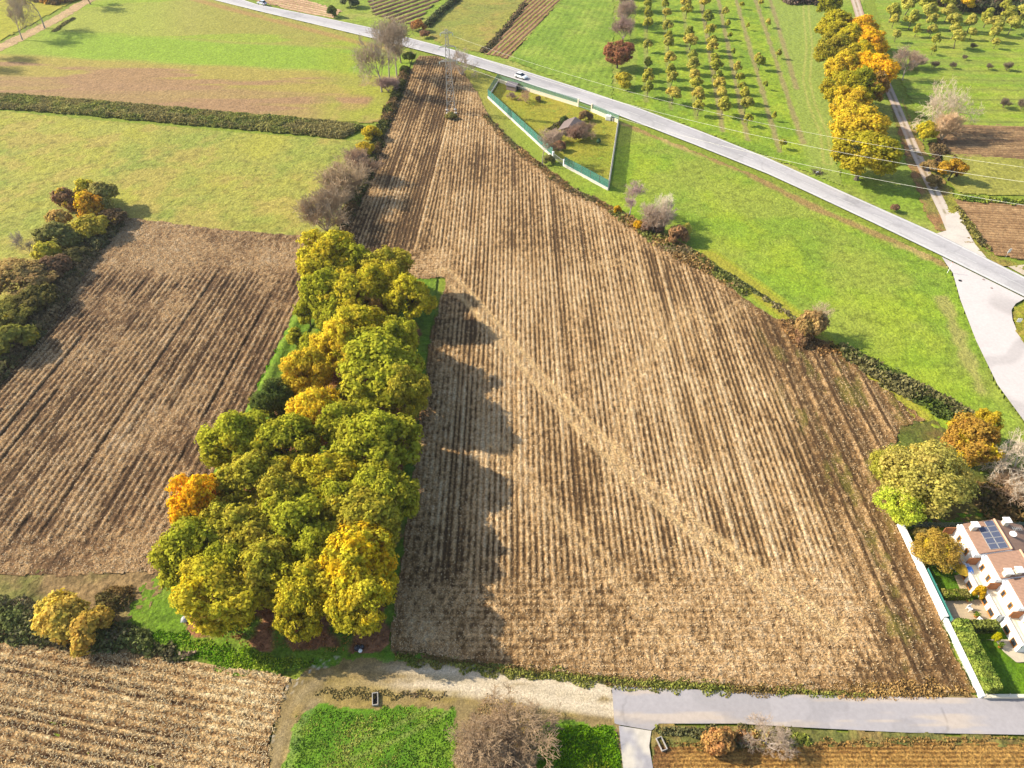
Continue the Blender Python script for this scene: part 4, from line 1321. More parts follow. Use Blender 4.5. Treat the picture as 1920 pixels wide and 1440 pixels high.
# single leafy bushes and trees: photo x, y of the crown, z of its centre, radius px, kind, colour, orange share, label, category, name
LEAFY = [
    (697, 251, 1.6, 17, BUSH[0], YL, .35, "round golden bush at the end of the bramble strip", 'bush', None),
    (684, 281, 1.5, 16, BUSH[1], YL, .2, "golden bush with a thin foot, below the round one", 'bush', None),
    (1160, 98, 4.6, 24, OAK[2], A(150, 106, 74), 0, "rust red oak standing alone by the road", 'tree', None),
    (1170, 152, 1.8, 18, BUSH[2], OLV, .2, "olive brown bush at the foot of the rust red oak", 'bush', None),
    (846, 217, .8, 10, BUSH[0], A(128, 124, 70), 0, "low green bush growing around the pylon foot", 'bush', None),
    (767, 108, 1.4, 11, BUSH[1], DKG, 0, "dark evergreen bush at the far tip of the field", 'bush', None),
    (757, 130, .9, 9, BUSH[2], DKG, 0, "low dark bush below the evergreen one", 'bush', None),
    (785, 48, 1.6, 13, BUSH[0], A(158, 116, 66), .1, "brown bush ending the hedge line across the road", 'bush', None),
    (796, 64, 1.0, 9, BUSH[1], A(140, 110, 80), 0, "low brown bush at the verge across the road", 'bush', None),
    (622, 22, 1.6, 11, BUSH[2], DKG, 0, "dark green bush by the tan field across the road", 'bush', None),
    (655, 2, 2.0, 15, BUSH[0], A(96, 104, 70), 0, "dark bush at the top edge between tan and ploughed fields", 'bush', None),
    (1738, 248, 2.2, 18, BUSH[1], YG, .15, "yellow-green bush at the foot of the pale bare tree", 'bush', None),
    (1788, 315, 3.0, 22, YOUNG[1], A(190, 150, 50), .3, "small orange-leaved tree by the bend of the lane", 'tree', None),
    (1745, 312, 1.2, 15, BUSH[2], A(150, 128, 80), 0, "brown scrub bush on the lane's bank", 'bush', None),
    (1752, 340, 1.2, 14, BUSH[0], A(140, 122, 76), 0, "brown scrub bush lower on the lane's bank", 'bush', None),
    (1678, 390, .7, 8, BUSH[1], A(130, 104, 76), 0, "brown weedy clump on the grass beside the road", 'bush', None),
    (1740, 895, 5.2, 78, WISPY[0], A(196, 186, 92), .0, "big feathery yellow-green tree at the white wall's end", 'tree', None),
    (1690, 940, 3.2, 42, WISPY[1], A(172, 184, 62), .0, "bright lime green tree over the corner of the stubble", 'tree', None),
    (1672, 872, 3.5, 36, WISPY[0], A(186, 184, 72), .0, "lime yellow tree on the stubble side of the big feathery one", 'tree', None),
    (1822, 828, 4.6, 44, OAK[3], A(190, 152, 66), .55, "orange oak behind the big feathery tree", 'oak', None),
    (1848, 800, 3.6, 24, OAK[0], YL, .5, "smaller golden tree touching the road meadow", 'tree', None),
    (1760, 1030, 2.6, 42, WISPY[1], A(190, 164, 72), .2, "golden garden tree between the white wall and the houses", 'tree', None),
    (1728, 1008, 1.2, 16, BUSH[2], A(122, 112, 60), 0, "dull bush against the inside of the white wall", 'bush', None),
    (1868, 1196, .9, 6, BUSH[1], A(200, 196, 30), 0, "clipped lime ball bush at the lawn corner", 'bush', None),
    (1836, 1112, 1.2, 9, BUSH[0], A(210, 178, 40), .3, "yellow potted shrub between two porches", 'shrub', None),
    (118, 1158, 2.2, 38, BUSH[1], A(222, 200, 92), 0, "rounder half of the golden twin bushes by the brambles", 'bush', None),
    (165, 1182, 1.8, 36, BUSH[2], A(214, 186, 84), 0, "darker gold bush leaning out over the near stubble", 'bush', None),
    (1348, 1386, 1.3, 26, BUSH[0], A(168, 132, 78), .15, "orange-leaved bush on the verge of the asphalt lane", 'bush', None),
    (1520, 612, 2.6, 26, BUSH[1], A(160, 136, 84), .12, "sparse orange and brown bush on the field boundary", 'bush', None),
    (1505, 632, 1.2, 18, BUSH[2], A(138, 110, 76), 0, "low rusty scrub at the foot of the sparse bush", 'bush', None),
    (1272, 442, 1.8, 18, BUSH[0], A(156, 124, 84), 0, "brown thicket bush on the field boundary", 'bush', None),
    (1286, 434, 1.6, 10, BUSH[1], A(180, 176, 84), 0, "pale green tuft on top of the brown thicket", 'bush', None),
    (1222, 425, 1.2, 20, BUSH[2], A(138, 116, 92), 0, "grey-brown bush below the pale bare trees", 'bush', None),
    (1198, 424, 1.0, 9, BUSH[1], A(218, 180, 40), .1, "small bright yellow shrub on the field boundary", 'shrub', None),
    (1158, 394, .9, 7, BUSH[0], A(214, 178, 44), .1, "tiny yellow shrub below the purple-grey bare tree", 'shrub', None),
    (1048, 274, 1.1, 12, BUSH[2], A(146, 112, 78), .1, "rusty bush inside the fenced plot by its gate", 'bush', None),
    (1030, 300, 1.0, 10, BUSH[0], A(120, 118, 66), 0, "dull green bush outside the fenced plot's gate", 'bush', None),
    (1058, 226, 1.0, 8, BUSH[1], A(80, 96, 50), 0, "dark conifer bush by the roadside gate", 'bush', None),
    (1098, 218, 1.2, 12, BUSH[2], A(128, 108, 72), .1, "brown bush behind the hut in the plot", 'bush', None),
    (1010, 186, .7, 6, BUSH[0], A(120, 104, 70), 0, "small brown bush by the plot's road wall", 'bush', None),
    (1082, 254, 1.4, 9, BUSH[1], A(124, 92, 66), .1, "bare-looking brown bush against the hut's side", 'bush', None),
    # hedgerow along the dull field
    (30, 520, 3.4, 46, OAK[1], A(158, 136, 84), .12, "orange-brown tree in the hedge at the frame edge"),
    (12, 585, 2.6, 36, OAK[4], A(126, 122, 58), .05, "grey-green tree in the hedge below the orange-brown one"),
    (20, 640, 2.2, 34, BUSH[2], A(130, 130, 58), .05, "last green bush of the hedge by the dull field"),
    (68, 560, 2.0, 30, BUSH[0], A(104, 98, 52), 0, "dull dark bush in the hedge beside the orange-brown tree"),
    (100, 505, 2.0, 26, BUSH[1], A(116, 96, 70), 0, "purple-brown bush in the hedge's middle"),
    (108, 445, 2.4, 30, BUSH[2], A(122, 122, 66), 0, "grey-green bush on the meadow side of the hedge"),
    (85, 478, 2.0, 22, BUSH[0], A(168, 162, 60), .1, "yellowish bush on the meadow side of the hedge"),
    (112, 412, 1.8, 17, BUSH[1], A(172, 150, 84), 0, "small tan bush in the hedge"),
    (126, 378, 2.4, 20, BUSH[2], A(140, 112, 80), 0, "brown bush at the hedge's far end"),
    (165, 388, 2.6, 26, BUSH[0], A(214, 170, 56), .5, "bright orange bush near the hedge's far end"),
    (170, 428, 2.2, 24, BUSH[1], A(166, 156, 62), .1, "yellow bush below the bright orange one"),
    (195, 372, 2.8, 24, BUSH[2], A(146, 140, 76), 0, "tall olive bush at the hedge's far tip"),
    (160, 360, 2.4, 18, BUSH[0], A(176, 168, 60), .1, "yellow-green bush behind the bright orange one"),
    (208, 410, 1.4, 22, BUSH[1], A(96, 82, 58), 0, "dark brown bush at the field side of the hedge tip"),
    (140, 480, 1.2, 22, BUSH[2], A(90, 88, 52), 0, "dark scrub bush spilling onto the dull field"),
]
for t in LEAFY:
    px, py, zc, r, kd, c, a, lb, cat = t[:9] if len(t) > 8 else (*t, 'bush')
    x, y, d = at_crown(px, py, zc)
    base_r, base_z = {'o': (4.5, 6.4)}.get('o') if kd in OAK else ((4.5, 5.6) if kd in WISPY else ((1.55, 2.4) if kd in YOUNG else (1.95, 1.55)))
    s = r * d / F / base_r * (1.15 if px < 240 else 1.0)
    kd.put(x, y, (s, s, zc / base_z), None, col4(c, a * .6, .70 if max(c) > .28 else 1.0), lb, cat)

# bare trees and shrubs: base pixel, height m, crown radius m, kind, twig colour, label
GB, PB, WB, BB = (.26, .22, .18), (.26, .19, .18), (.46, .42, .36), (.20, .14, .10)
BARE = [
    (42, 75, 12.5, 6.0, BTREE[0], GB, "slender bare tree by the track, nearer of the far pair"), (84, 53, 14, 7.5, BTREE[1], GB, "taller bare tree by the track, farther of the pair"),
    (170, 8, 12, 6.5, BTREE[2], BB, "bare tree at the top edge where the track leaves"), (716, 172, 16, 7.0, BTREE[0], GB, "bare tree of the tall trio, nearest the field tip"),
    (730, 158, 16.5, 7.0, BTREE[1], GB, "middle bare tree of the tall trio"), (744, 144, 15.5, 6.0, BTREE[2], GB, "farthest bare tree of the tall trio"),
    (752, 118, 13, 6.5, BTREE[0], (.22, .17, .11), "dark forked bare tree beside the road, ochre at its foot"), (866, 141, 7.5, 5.2, WTREE[0], (.27, .23, .20), "spreading bare tree behind the pylon at the road"),
    (728, 172, 4.2, 3.2, BSHRUB[1], PB, "bare grey shrub at the foot of the tall trio"),
    (612, 432, 8.5, 5.4, BSHRUB[0], (.29, .235, .17), "largest grey bare shrub at the field corner"), (652, 375, 8.0, 5.2, BSHRUB[1], (.275, .22, .155), "grey bare shrub, second of the boundary clump"),
    (676, 335, 7.0, 4.8, BSHRUB[2], (.275, .205, .155), "purplish bare shrub, far end of the boundary clump"), (632, 402, 6.5, 4.2, BSHRUB[2], (.29, .235, .17), "smaller grey bare shrub in the boundary clump"),
    (1017, 310, 8.5, 3.6, BTREE[1], (.25, .20, .17), "bare tree outside the fenced plot's field gate"), (1180, 404, 7.0, 3.4, BTREE[2], (.30, .23, .24), "purple-grey bare tree on the field boundary"),
    (1228, 436, 6.5, 3.4, BSHRUB[0], (.34, .29, .25), "pale bare shrub on the field boundary"), (1250, 420, 6.5, 3.2, BTREE[0], (.42, .40, .34), "wispy pale bare tree on the meadow side of the boundary"),
    (1516, 620, 6.0, 2.6, BTREE[1], (.36, .30, .22), "thin bare sapling rising from the sparse orange bush"),
    (1752, 245, 12.5, 7.0, WTREE[1], (.42, .37, .31), "large pale bare tree by the farm lane"), (1765, 262, 7.0, 4.2, BSHRUB[2], (.40, .30, .20), "tan bare shrub against the large pale tree"),
    (1692, 150, 9.0, 4.2, BTREE[2], (.33, .26, .22), "grey bare tree leaning over the lane's shadow"), (1712, 128, 4.6, 3.2, BSHRUB[1], (.27, .21, .17), "pinkish bare shrub in the orchard edge"),
    (1168, 74, 7.0, 3.6, BSHRUB[0], (.27, .20, .19), "purple-brown bare shrub behind the rust red oak"), (1172, 46, 8.0, 3.6, BSHRUB[1], (.27, .21, .19), "bare shrub midway along the orchard's field hedge"),
    (1170, 18, 9.0, 4.0, BSHRUB[2], (.30, .24, .22), "bare shrub at the top of the orchard's field hedge"), (1165, -4, 8.0, 4.0, BSHRUB[0], (.30, .24, .22), "bare shrub cut by the top edge over the field hedge"),
    (1886, 915, 9.0, 5.2, WTREE[0], (.42, .38, .33), "bone white bare tree behind the houses"), (1900, 930, 3.6, 3.6, BSHRUB[1], (.30, .22, .15), "brown bare shrub under the bone white tree"),
    (950, 1418, 5.8, 5.2, DENSE, (.25, .19, .13), "wide grey-brown bare tree on the near verge"),
    (1438, 1395, 3.6, 2.6, WTREE[0], (.30, .25, .21), "small pale leafless tree beside the asphalt lane"),
    (62, 482, 5.5, 2.2, BTREE[2], (.30, .27, .23), "thin bare sapling rising from the hedge"),
    (986, 192, 3.4, 2.4, WTREE[1], (.30, .20, .14), "small bare fruit tree on the plot's lawn"), (1078, 262, 4.0, 2.8, BTREE[0], (.24, .16, .13), "bare tree leaning over the hut"),
    (1090, 258, 3.6, 3.4, BSHRUB[0], (.22, .16, .12), "dense dark bare shrub half hiding the hut"), (1040, 268, 3.0, 3.0, BSHRUB[2], (.26, .20, .16), "grey bare shrub over the path to the hut"),
    (960, 186, 1.8, 1.4, BSHRUB[2], (.26, .20, .16), "low bare shrub in the plot by the shaded fence"),
    (702, 18, 6.5, 1.4, BTREE[1], (.34, .30, .28), "thin bare tree at the edge of the ploughed field"),
]
for i, (px, py, h, R, kd, c, lb) in enumerate(BARE):
    b = P(px, py)
    bh, bR = (12.0, 4.6) if kd in BTREE else ((8.5, 4.6) if kd in WTREE else ((5.8, 5.2) if kd is DENSE else (5.5, 3.2)))
    r = kd.put(b.x, b.y, (R / bR, R / bR, h / bh), i * 1.3, np.array(c) * np.array([1.6, 1.46, 1.25]), lb, 'tree' if kd not in BSHRUB else 'shrub', trunk=c)

# bare trees just outside the frame that throw the shadows on the far meadow
for px, py in [(-70, 128), (-40, 108)]:
    b = P(px, py)
    BTREE[0].put(b.x, b.y, 1.1, .3, GB, f"bare tree beyond the picture's edge, shading the far meadow", 'tree', 'bare trees beyond the frame', trunk=GB)


# ------------------------------------------------------------------ hedges, brambles and rough growth
def scrub(name, pl, h, dens, ls, cols, seed, label=None, cat=None, kind=None, group=None, up=.9, edge=1.2, lump=1.6, flat=.25, z0=0.0):
    """a continuous growth over the ground polygon pl, lumpy on top, low at its edges"""
    r = np.random.default_rng(seed)
    pl = np.asarray(pl)
    area = abs(np.sum(pl[:, 0] * np.roll(pl[:, 1], -1) - pl[:, 1] * np.roll(pl[:, 0], -1))) / 2
    n = int(area * dens)
    bb = (pl[:, 0].max() - pl[:, 0].min()) * (pl[:, 1].max() - pl[:, 1].min())
    m = int(n * bb / max(area, 1e-3)) + 10
    x = r.uniform(pl[:, 0].min(), pl[:, 0].max(), m)
    y = r.uniform(pl[:, 1].min(), pl[:, 1].max(), m)
    jx, jy = (vnoise(x / 1.1, y / 1.1, seed) - .5) * edge, (vnoise(x / 1.1, y / 1.1, seed + 1) - .5) * edge
    ok = inside(pl, x + jx, y + jy)
    x, y = x[ok], y[ok]
    ed = edge_dist(pl, x, y)
    hh = h * smooth(0, edge * 1.2, ed + .25) * (1 - flat + flat * 0) * (.35 + 1.1 * fbm(x / lump, y / lump, seed + 2, 3, .6)) + h * flat * .4
    z = z0 + hh * r.uniform(0, 1, len(x)) ** .45
    N = r.normal(size=(len(x), 3)) + np.array([0, 0, up])
    gx = (fbm(x / lump + .15, y / lump, seed + 2, 3, .6) - fbm(x / lump - .15, y / lump, seed + 2, 3, .6))
    N[:, 0] -= gx * 9
    V = quads_from(np.stack([x, y, z], 1), N, ls, r)
    cols = [np.minimum(q * (1.7 if kind else 2.3) * (np.array([1.2, .84, 1.5]) if kind and q[1] > q[0] else 1.0), .9) for q in cols]
    c = np.tile(cols[0], (len(x), 1))
    for k in range(1, len(cols)):
        f = fbm(x / (2.5 + k), y / (2.5 + k), seed + 40 * k, 3, .6) + r.normal(0, .06, len(x))
        c = mixc(c, cols[k], smooth(.46, .58, f))
    o = np_mesh(name, V, np.arange(len(V)).reshape(-1, 4), M_SCRUB, None, np.repeat(c, 4, 0))
    tag(o, label, cat, group, kind)
    return o


def band(pts, w):
    """ground strip of width w (m) along photo points"""
    q = [P(a, b)[:2] for a, b in pts]
    w = w if isinstance(w, (list, tuple)) else [w] * len(q)
    L, Rr = [], []
    for i, p in enumerate(q):
        d = np.array(q[min(i + 1, len(q) - 1)]) - np.array(q[max(i - 1, 0)])
        d = d / np.linalg.norm(d)
        nrm = np.array([-d[1], d[0]])
        L.append(np.array(p) + nrm * w[i] / 2)
        Rr.append(np.array(p) - nrm * w[i] / 2)
    return np.array(L + Rr[::-1])


BR1, BR2, BR3 = A(132, 134, 68), A(108, 114, 58), A(136, 126, 78)
scrub("bramble_hedge", poly([(-120, 168), (0, 176), (200, 192), (450, 214), (600, 226), (690, 238), (640, 260), (560, 252), (450, 242), (200, 220), (110, 212), (0, 204), (-120, 196)]), 1.25, 42, .32, [BR1, BR2, A(146, 140, 80), BR3], 701,
      "long bramble hedge crossing between the two far meadows", "hedge")
scrub("bramble_hedge", band([(762, 128), (748, 170), (726, 220), (705, 272), (690, 318), (664, 380), (640, 425)], [3, 3.4, 3.4, 3.6, 3.6, 3.4, 3]), 1.4, 24, .38, [A(88, 90, 46), A(70, 74, 38), A(120, 98, 66)], 711,
      "dark bramble hedge along the stubble below the golden bushes", "hedge")
scrub("bramble_hedge", band([(906, 214), (940, 252), (985, 292), (1030, 326), (1066, 356), (1120, 380), (1150, 396)], [1.6, 1.8, 2.2, 2.2, 2.4, 2.4, 2]), .9, 22, .32, [A(126, 108, 78), A(102, 98, 60), A(140, 112, 72)], 721,
      "thin brown bramble hedge below the fenced plot", "hedge")
scrub("bramble_hedge", band([(1150, 396), (1200, 428), (1250, 458), (1300, 486), (1340, 512), (1400, 552)], [3.2, 4, 5, 5.4, 3.6, 2.0]), 1.2, 22, .32, [A(140, 114, 72), A(122, 106, 76), A(150, 116, 70), A(112, 116, 58)], 731,
      "rusty scrub hedge along the stubble's diagonal boundary", "hedge")
scrub("bramble_hedge", band([(1330, 500), (1360, 512), (1420, 550), (1480, 592), (1530, 634)], [1.4, 1.5, 1.3, 1.4, 1.6]), .8, 22, .3, [A(104, 104, 62), A(84, 88, 52), A(130, 118, 84)], 741,
      "narrow grey-green hedge between the boundary track and the meadow", "hedge")
scrub("bramble_hedge", band([(1565, 648), (1610, 676), (1660, 708), (1720, 738), (1770, 765), (1815, 790)], [2.4, 3.6, 4.6, 5.0, 5.4, 4.6]), 1.5, 26, .36, [A(84, 96, 44), A(66, 76, 36), A(110, 104, 66)], 751,
      "dark green bramble hedge narrowing along the bright meadow", "hedge")
scrub("bramble_hedge", band([(1470, 600), (1505, 640), (1545, 655), (1580, 660)], [4, 5, 4, 2]), .8, 22, .3, [A(146, 112, 70), A(130, 104, 70), A(158, 130, 66)], 761,
      "rust brown scrub below the sparse orange bush", "hedge")
scrub("bramble_hedge", poly([(-120, 1118), (0, 1122), (90, 1126), (180, 1150), (250, 1170), (300, 1205), (370, 1228), (350, 1242), (250, 1228), (120, 1215), (0, 1208), (-120, 1205)]), 1.7, 38, .28, [A(104, 98, 70), A(86, 88, 54), A(124, 106, 88), A(98, 104, 58)], 771,
      "thick bramble hedge beside the near golden bushes", "hedge")
scrub("bramble_hedge", band([(185, 1140), (215, 1124), (250, 1116)], [3, 4, 2.4]), 1.8, 36, .26, [A(120, 98, 58), A(92, 84, 48)], 781, "brown bramble clump between the golden bush and the grove", "hedge")
scrub("bramble_hedge", band([(-60, 730), (20, 650), (70, 590), (120, 520), (165, 460), (215, 415)], [9, 9, 9, 8, 8, 6]), 1.8, 22, .38, [A(104, 100, 62), A(84, 84, 54), A(122, 106, 76)], 791,
      "dark brambles filling the hedgerow beside the dull field", "hedge")
scrub("bramble_hedge", band([(1230, 1372), (1290, 1374), (1330, 1380), (1400, 1378), (1470, 1388), (1520, 1384)], [.9, 1.8, 1.8, 1.8, 1.8, 1.2]), .7, 60, .2, [A(128, 132, 56), A(150, 138, 80), A(98, 96, 62), A(146, 106, 66)], 801,
      "tangled weeds along the near side of the asphalt lane", "hedge")
scrub("bramble_hedge", band([(590, 1300), (640, 1298), (700, 1302), (760, 1304), (840, 1304)], [.8, 1.2, 1.0, 1.1, .7]), .35, 60, .15, [A(136, 112, 86), A(152, 130, 96), A(124, 112, 70)], 811,
      "brown dead weeds edging the gravel track by the concrete culvert", "hedge")
scrub("hedge", band([(858, -2), (826, 24), (798, 52)], [3, 3, 3]), 2.0, 18, .5, [A(96, 100, 62), A(78, 84, 52)], 821, "dark clipped hedge across the road beside the ploughed field", "hedge")
scrub("hedge", band([(985, 6), (950, 50), (920, 84), (905, 98)], [1.6, 1.6, 2.0, 2.4]), .8, 16, .5, [A(92, 86, 58), A(112, 98, 70)], 831, "thin dark hedge beside the brown ploughed strip", "hedge")
scrub("thicket", band([(1470, 4), (1500, 2), (1535, 6)], [8, 9, 7]), 3.2, 14, .6, [A(104, 88, 76), A(124, 104, 90)], 841, "bare brown thicket at the top of the rowed orchard", "thicket")
scrub("thicket", poly([(1700, -30), (1720, 2), (1770, 14), (1800, 22), (1860, 28), (1930, 30), (2000, 20), (2000, -60)]), 4.0, 10, .8, [A(66, 66, 46), A(92, 74, 58), A(56, 66, 42)], 851, "dark thicket at the top above the scattered orchard", "thicket")
scrub("thicket", band([(1755, 270), (1770, 300), (1782, 330), (1775, 290)], [4, 5, 3, 3]), 1.2, 22, .36, [A(84, 68, 56), A(104, 88, 60)], 861, "dark scrub in the shaded hollow by the lane", "thicket")
scrub("hedge", band([(1795, 372), (1860, 376), (1960, 384), (2100, 396)], [2.2, 2.4, 2.6, 2.6]), 1.0, 20, .36, [A(96, 116, 44), A(120, 128, 50)], 871, "green hedge strip above the tan field by the junction", "hedge")
scrub("hedge", band([(1796, 388), (1812, 418), (1830, 444), (1856, 470)], [1.3, 1.8, 1.6, 1.2]), .8, 24, .3, [A(118, 112, 56), A(90, 84, 54)], 881, "low weeds bordering the tan field at the junction", "hedge")
scrub("bramble_hedge", band([(1830, 930), (1880, 950), (1960, 965)], [6, 7, 7]), 2.0, 22, .36, [A(96, 96, 46), A(84, 74, 50), A(124, 100, 60)], 891, "shaded brown-green bramble behind the houses", "hedge")
scrub("bramble_hedge", band([(60, -2), (110, 6), (150, -6)], [5, 6, 5]), 2.4, 14, .55, [A(110, 92, 66), A(86, 84, 60), A(170, 130, 60)], 895, "brown scrub beside the track at the top edge", "hedge")
scrub("bramble_hedge", band([(100, 60), (125, 42), (140, 34)], [1.6, 1.6, 1.4]), .7, 16, .4, [A(120, 112, 70), A(92, 90, 58)], 897, "low weedy bank between the two far bare trees", "hedge")
scrub("hedge", band([(900 + 128, 246), (1050, 232), (1062, 224)], [1.6, 1.8, 1.6]), 1.2, 26, .3, [A(104, 96, 66), A(84, 82, 50)], 899, "dark hedge dividing the two halves of the fenced plot", "hedge")
# weeds on the verge below the stubble, and rough grass edges: nobody could count these
scrub("verge_grass", band([(735, 1232), (850, 1247), (960, 1261), (1100, 1274), (1250, 1284), (1400, 1293), (1500, 1298), (1640, 1302)], [1.0, 1.1, 1.3, 1.4, 1.4, 1.3, 1.2, .8]), .5, 90, .17, [A(130, 164, 48), A(116, 150, 44), A(150, 126, 78), A(140, 164, 60)], 901,
      "tufts of green and rusty weeds between stubble and lane", "grass", 'stuff')
scrub("verge_grass", band([(735, 1222), (900, 1246), (1100, 1267), (1250, 1279), (1500, 1294), (1820, 1302)], .8), .45, 70, .16, [A(148, 122, 78), A(126, 102, 66)], 903, "dry brown weeds edging the foot of the wide stubble", "grass", 'stuff')
scrub("verge_grass", GP1, .16, 70, .14, [A(118, 164, 40), A(146, 172, 62), A(92, 144, 34)], 911, "lush grass tufts on the green patch by the gravel track", "grass", 'stuff', flat=.6)
scrub("verge_grass", GP2, .3, 90, .16, [A(104, 164, 16), A(84, 142, 14), A(140, 174, 40)], 915, "tall dark green grass beside the driveway", "grass", 'stuff', flat=.6)
scrub("bank_grass", np.array(band([(590, 536), (545, 625), (505, 705), (455, 800), (410, 890)], 1.7)), .55, 60, .2, [A(96, 172, 14), A(120, 184, 24)], 921, "thick bright grass bank along the grove's dull-field side", "grass", 'stuff')
scrub("bank_grass", poly([(255, 1192), (320, 1180), (345, 1186), (400, 1206), (480, 1224), (560, 1234), (600, 1240), (560, 1252), (520, 1268), (430, 1254), (340, 1218)]), .35, 60, .16, [A(120, 176, 24), A(146, 186, 44), A(96, 158, 22)], 931, "bright tufted grass below the grove's near corner", "grass", 'stuff', flat=.5)
scrub("dry_weeds", band([(1560, 1300), (1700, 1290), (1815, 1296)], [1.6, 2.6, 1.2]), .35, 60, .17, [A(186, 152, 92), A(162, 130, 80)], 941, "tan dry weeds in the corner by the white wall", "grass", 'stuff')
scrub("dry_weeds", band([(1240, 1398), (1300, 1396), (1420, 1402), (1600, 1392), (1920, 1388)], .7), .4, 50, .17, [A(150, 120, 70), A(120, 110, 56)], 951, "dry weeds edging the ochre ploughed field", "grass", 'stuff')
scrub("ground_litter", band([(880, 1350), (945, 1385), (1000, 1420)], [7, 8, 7]), .12, 40, .14, [A(180, 148, 106), A(160, 128, 88), A(190, 160, 84)], 961, "fallen brown leaves under the wide bare tree", "leaves", 'stuff', flat=.8)
scrub("ground_litter", LIT, .08, 14, .18, [A(166, 108, 66), A(140, 92, 58), A(186, 140, 70)], 971, "fallen brown oak leaves covering the grove floor", "leaves", 'stuff', flat=.8)

M_CULV = solid("weathered_concrete", (.34, .31, .27), .9, .25, 4)
# ------------------------------------------------------------------ lattice pylon and its wires
def lattice_pylon():
    b = P(846, 210)
    e = empty("lattice_pylon", (b.x, b.y, 0), 0.12)
    tag(e, "grey steel lattice pylon standing at the tip of the stubble field", "pylon")
    Hh, wb, wt = 21.5, 1.15, .30
    cor = [(-1, -1), (1, -1), (1, 1), (-1, 1)]
    at = lambda c, z: Vector((c[0] * (wb + (wt - wb) * min(z / 19.0, 1)), c[1] * (wb + (wt - wb) * min(z / 19.0, 1)), z))
    for c in cor:
        m = MB()
        m.beam(at(c, -.1), at(c, Hh), .14, .14, .10)
        m.build("leg", M_STEEL, e)
        m = MB()
        m.box(c[0] * wb - .35, c[0] * wb + .35, c[1] * wb - .35, c[1] * wb + .35, -.1, .3)
        m.build("footing", M_CONC, e)
    m = MB()
    zs, z = [0.4], .4
    while z < Hh - .8:
        z += max(.8, 2.1 * (1 - .6 * z / Hh))
        zs.append(min(z, Hh))
    for i in range(len(zs) - 1):
        for k in range(4):
            a, c = cor[k], cor[(k + 1) % 4]
            m.beam(at(a, zs[i]), at(c, zs[i + 1]), .05)
            m.beam(at(a, zs[i + 1]), at(c, zs[i + 1]), .05)
            if k % 2:
                m.beam(at(c, zs[i]), at(a, zs[i + 1]), .05)
    m.build("lattice_bracing", M_STEEL, e)
    ends = []
    for z, w in ((20.6, 1.6), (17.2, 2.2), (13.6, 2.3)):
        m = MB()
        for sy in (-1, 1):
            m.beam((-w, 0, z), (0, sy * wt, z + .05), .1)
            m.beam((w, 0, z), (0, sy * wt, z + .05), .1)
            m.beam((-w, 0, z), (0, sy * wt, z + .7), .07)
            m.beam((w, 0, z), (0, sy * wt, z + .7), .07)
        a = m.build("crossarm", M_STEEL, e)
        for sx in (-1, 1):
            m = MB()
            m.tube([(sx * w, 0, z), (sx * w, 0, z - .35), (sx * w, 0, z - .7)], [.05, .13, .05], 6)
            m.build("insulator", M_GLASSY, a)
            ends.append(e.matrix_basis @ Vector((sx * w, 0, z - .7)))
    return ends


M_GLASSY = solid("pale_insulator", (.55, .68, .62), .3)
M_WIRE = solid("pale_wire", (.85, .80, .66), .6)
ENDS = lattice_pylon()


def wire(a, b, sag, label, r=.035):
    a, b = Vector(a), Vector(b)
    pts, rad = [], []
    for i in range(41):
        t = i / 40
        p = a.lerp(b, t)
        p.z -= sag * 4 * t * (1 - t)
        pts.append(p)
        rad.append(r)
    m = MB()
    m.tube(pts, rad, 4)
    tag(m.build("power_line", M_WIRE), label, "wire", "overhead wires from the pylon")


WL = ["topmost wire crossing the orchard from the pylon's upper arm", "upper wire on the road side of the pylon's top arm", "middle wire leaving the pylon's broad second arm",
      "second-arm wire nearer the road meadow", "lowest wire, skimming the orchard edge beside the road", "lowest arm's inner wire above the road verge"]
FAR_ = [P(2050, 330, 19.5), P(2050, 352, 19.0), P(2050, 358, 16.5), P(2050, 372, 16.0), P(2050, 404, 13.0), P(2050, 418, 12.5)]
for k, idx in enumerate((1, 3, 5)):
    wire(ENDS[idx], FAR_[k * 2], 4.2, WL[k * 2], .024 if k else .018)

# ------------------------------------------------------------------ walls, nets and fences
def net_mat(name, c, hole):
    m, t, b = new_mat(name)
    n = nd(t, "ShaderNodeTexNoise")
    n.inputs["Scale"].default_value = 2.0
    tc = nd(t, "ShaderNodeTexCoord")
    t.links.new(tc.outputs["Object"], n.inputs["Vector"])
    mr = nd(t, "ShaderNodeMapRange")
    mr.inputs[3].default_value, mr.inputs[4].default_value = 1 - hole - .1, 1 - hole + .1
    t.links.new(n.outputs["Fac"], mr.inputs[0])
    b.inputs["Base Color"].default_value = (*c, 1)
    b.inputs["Roughness"].default_value = .8
    t.links.new(mr.outputs[0], b.inputs["Alpha"])
    return m


M_NETG = net_mat("green_shade_net", (.05, .20, .15), .34)
M_NETP = net_mat("grey_wire_net", (.22, .26, .20), .5)
M_NETL = net_mat("pale_green_net", (.14, .27, .20), .5)


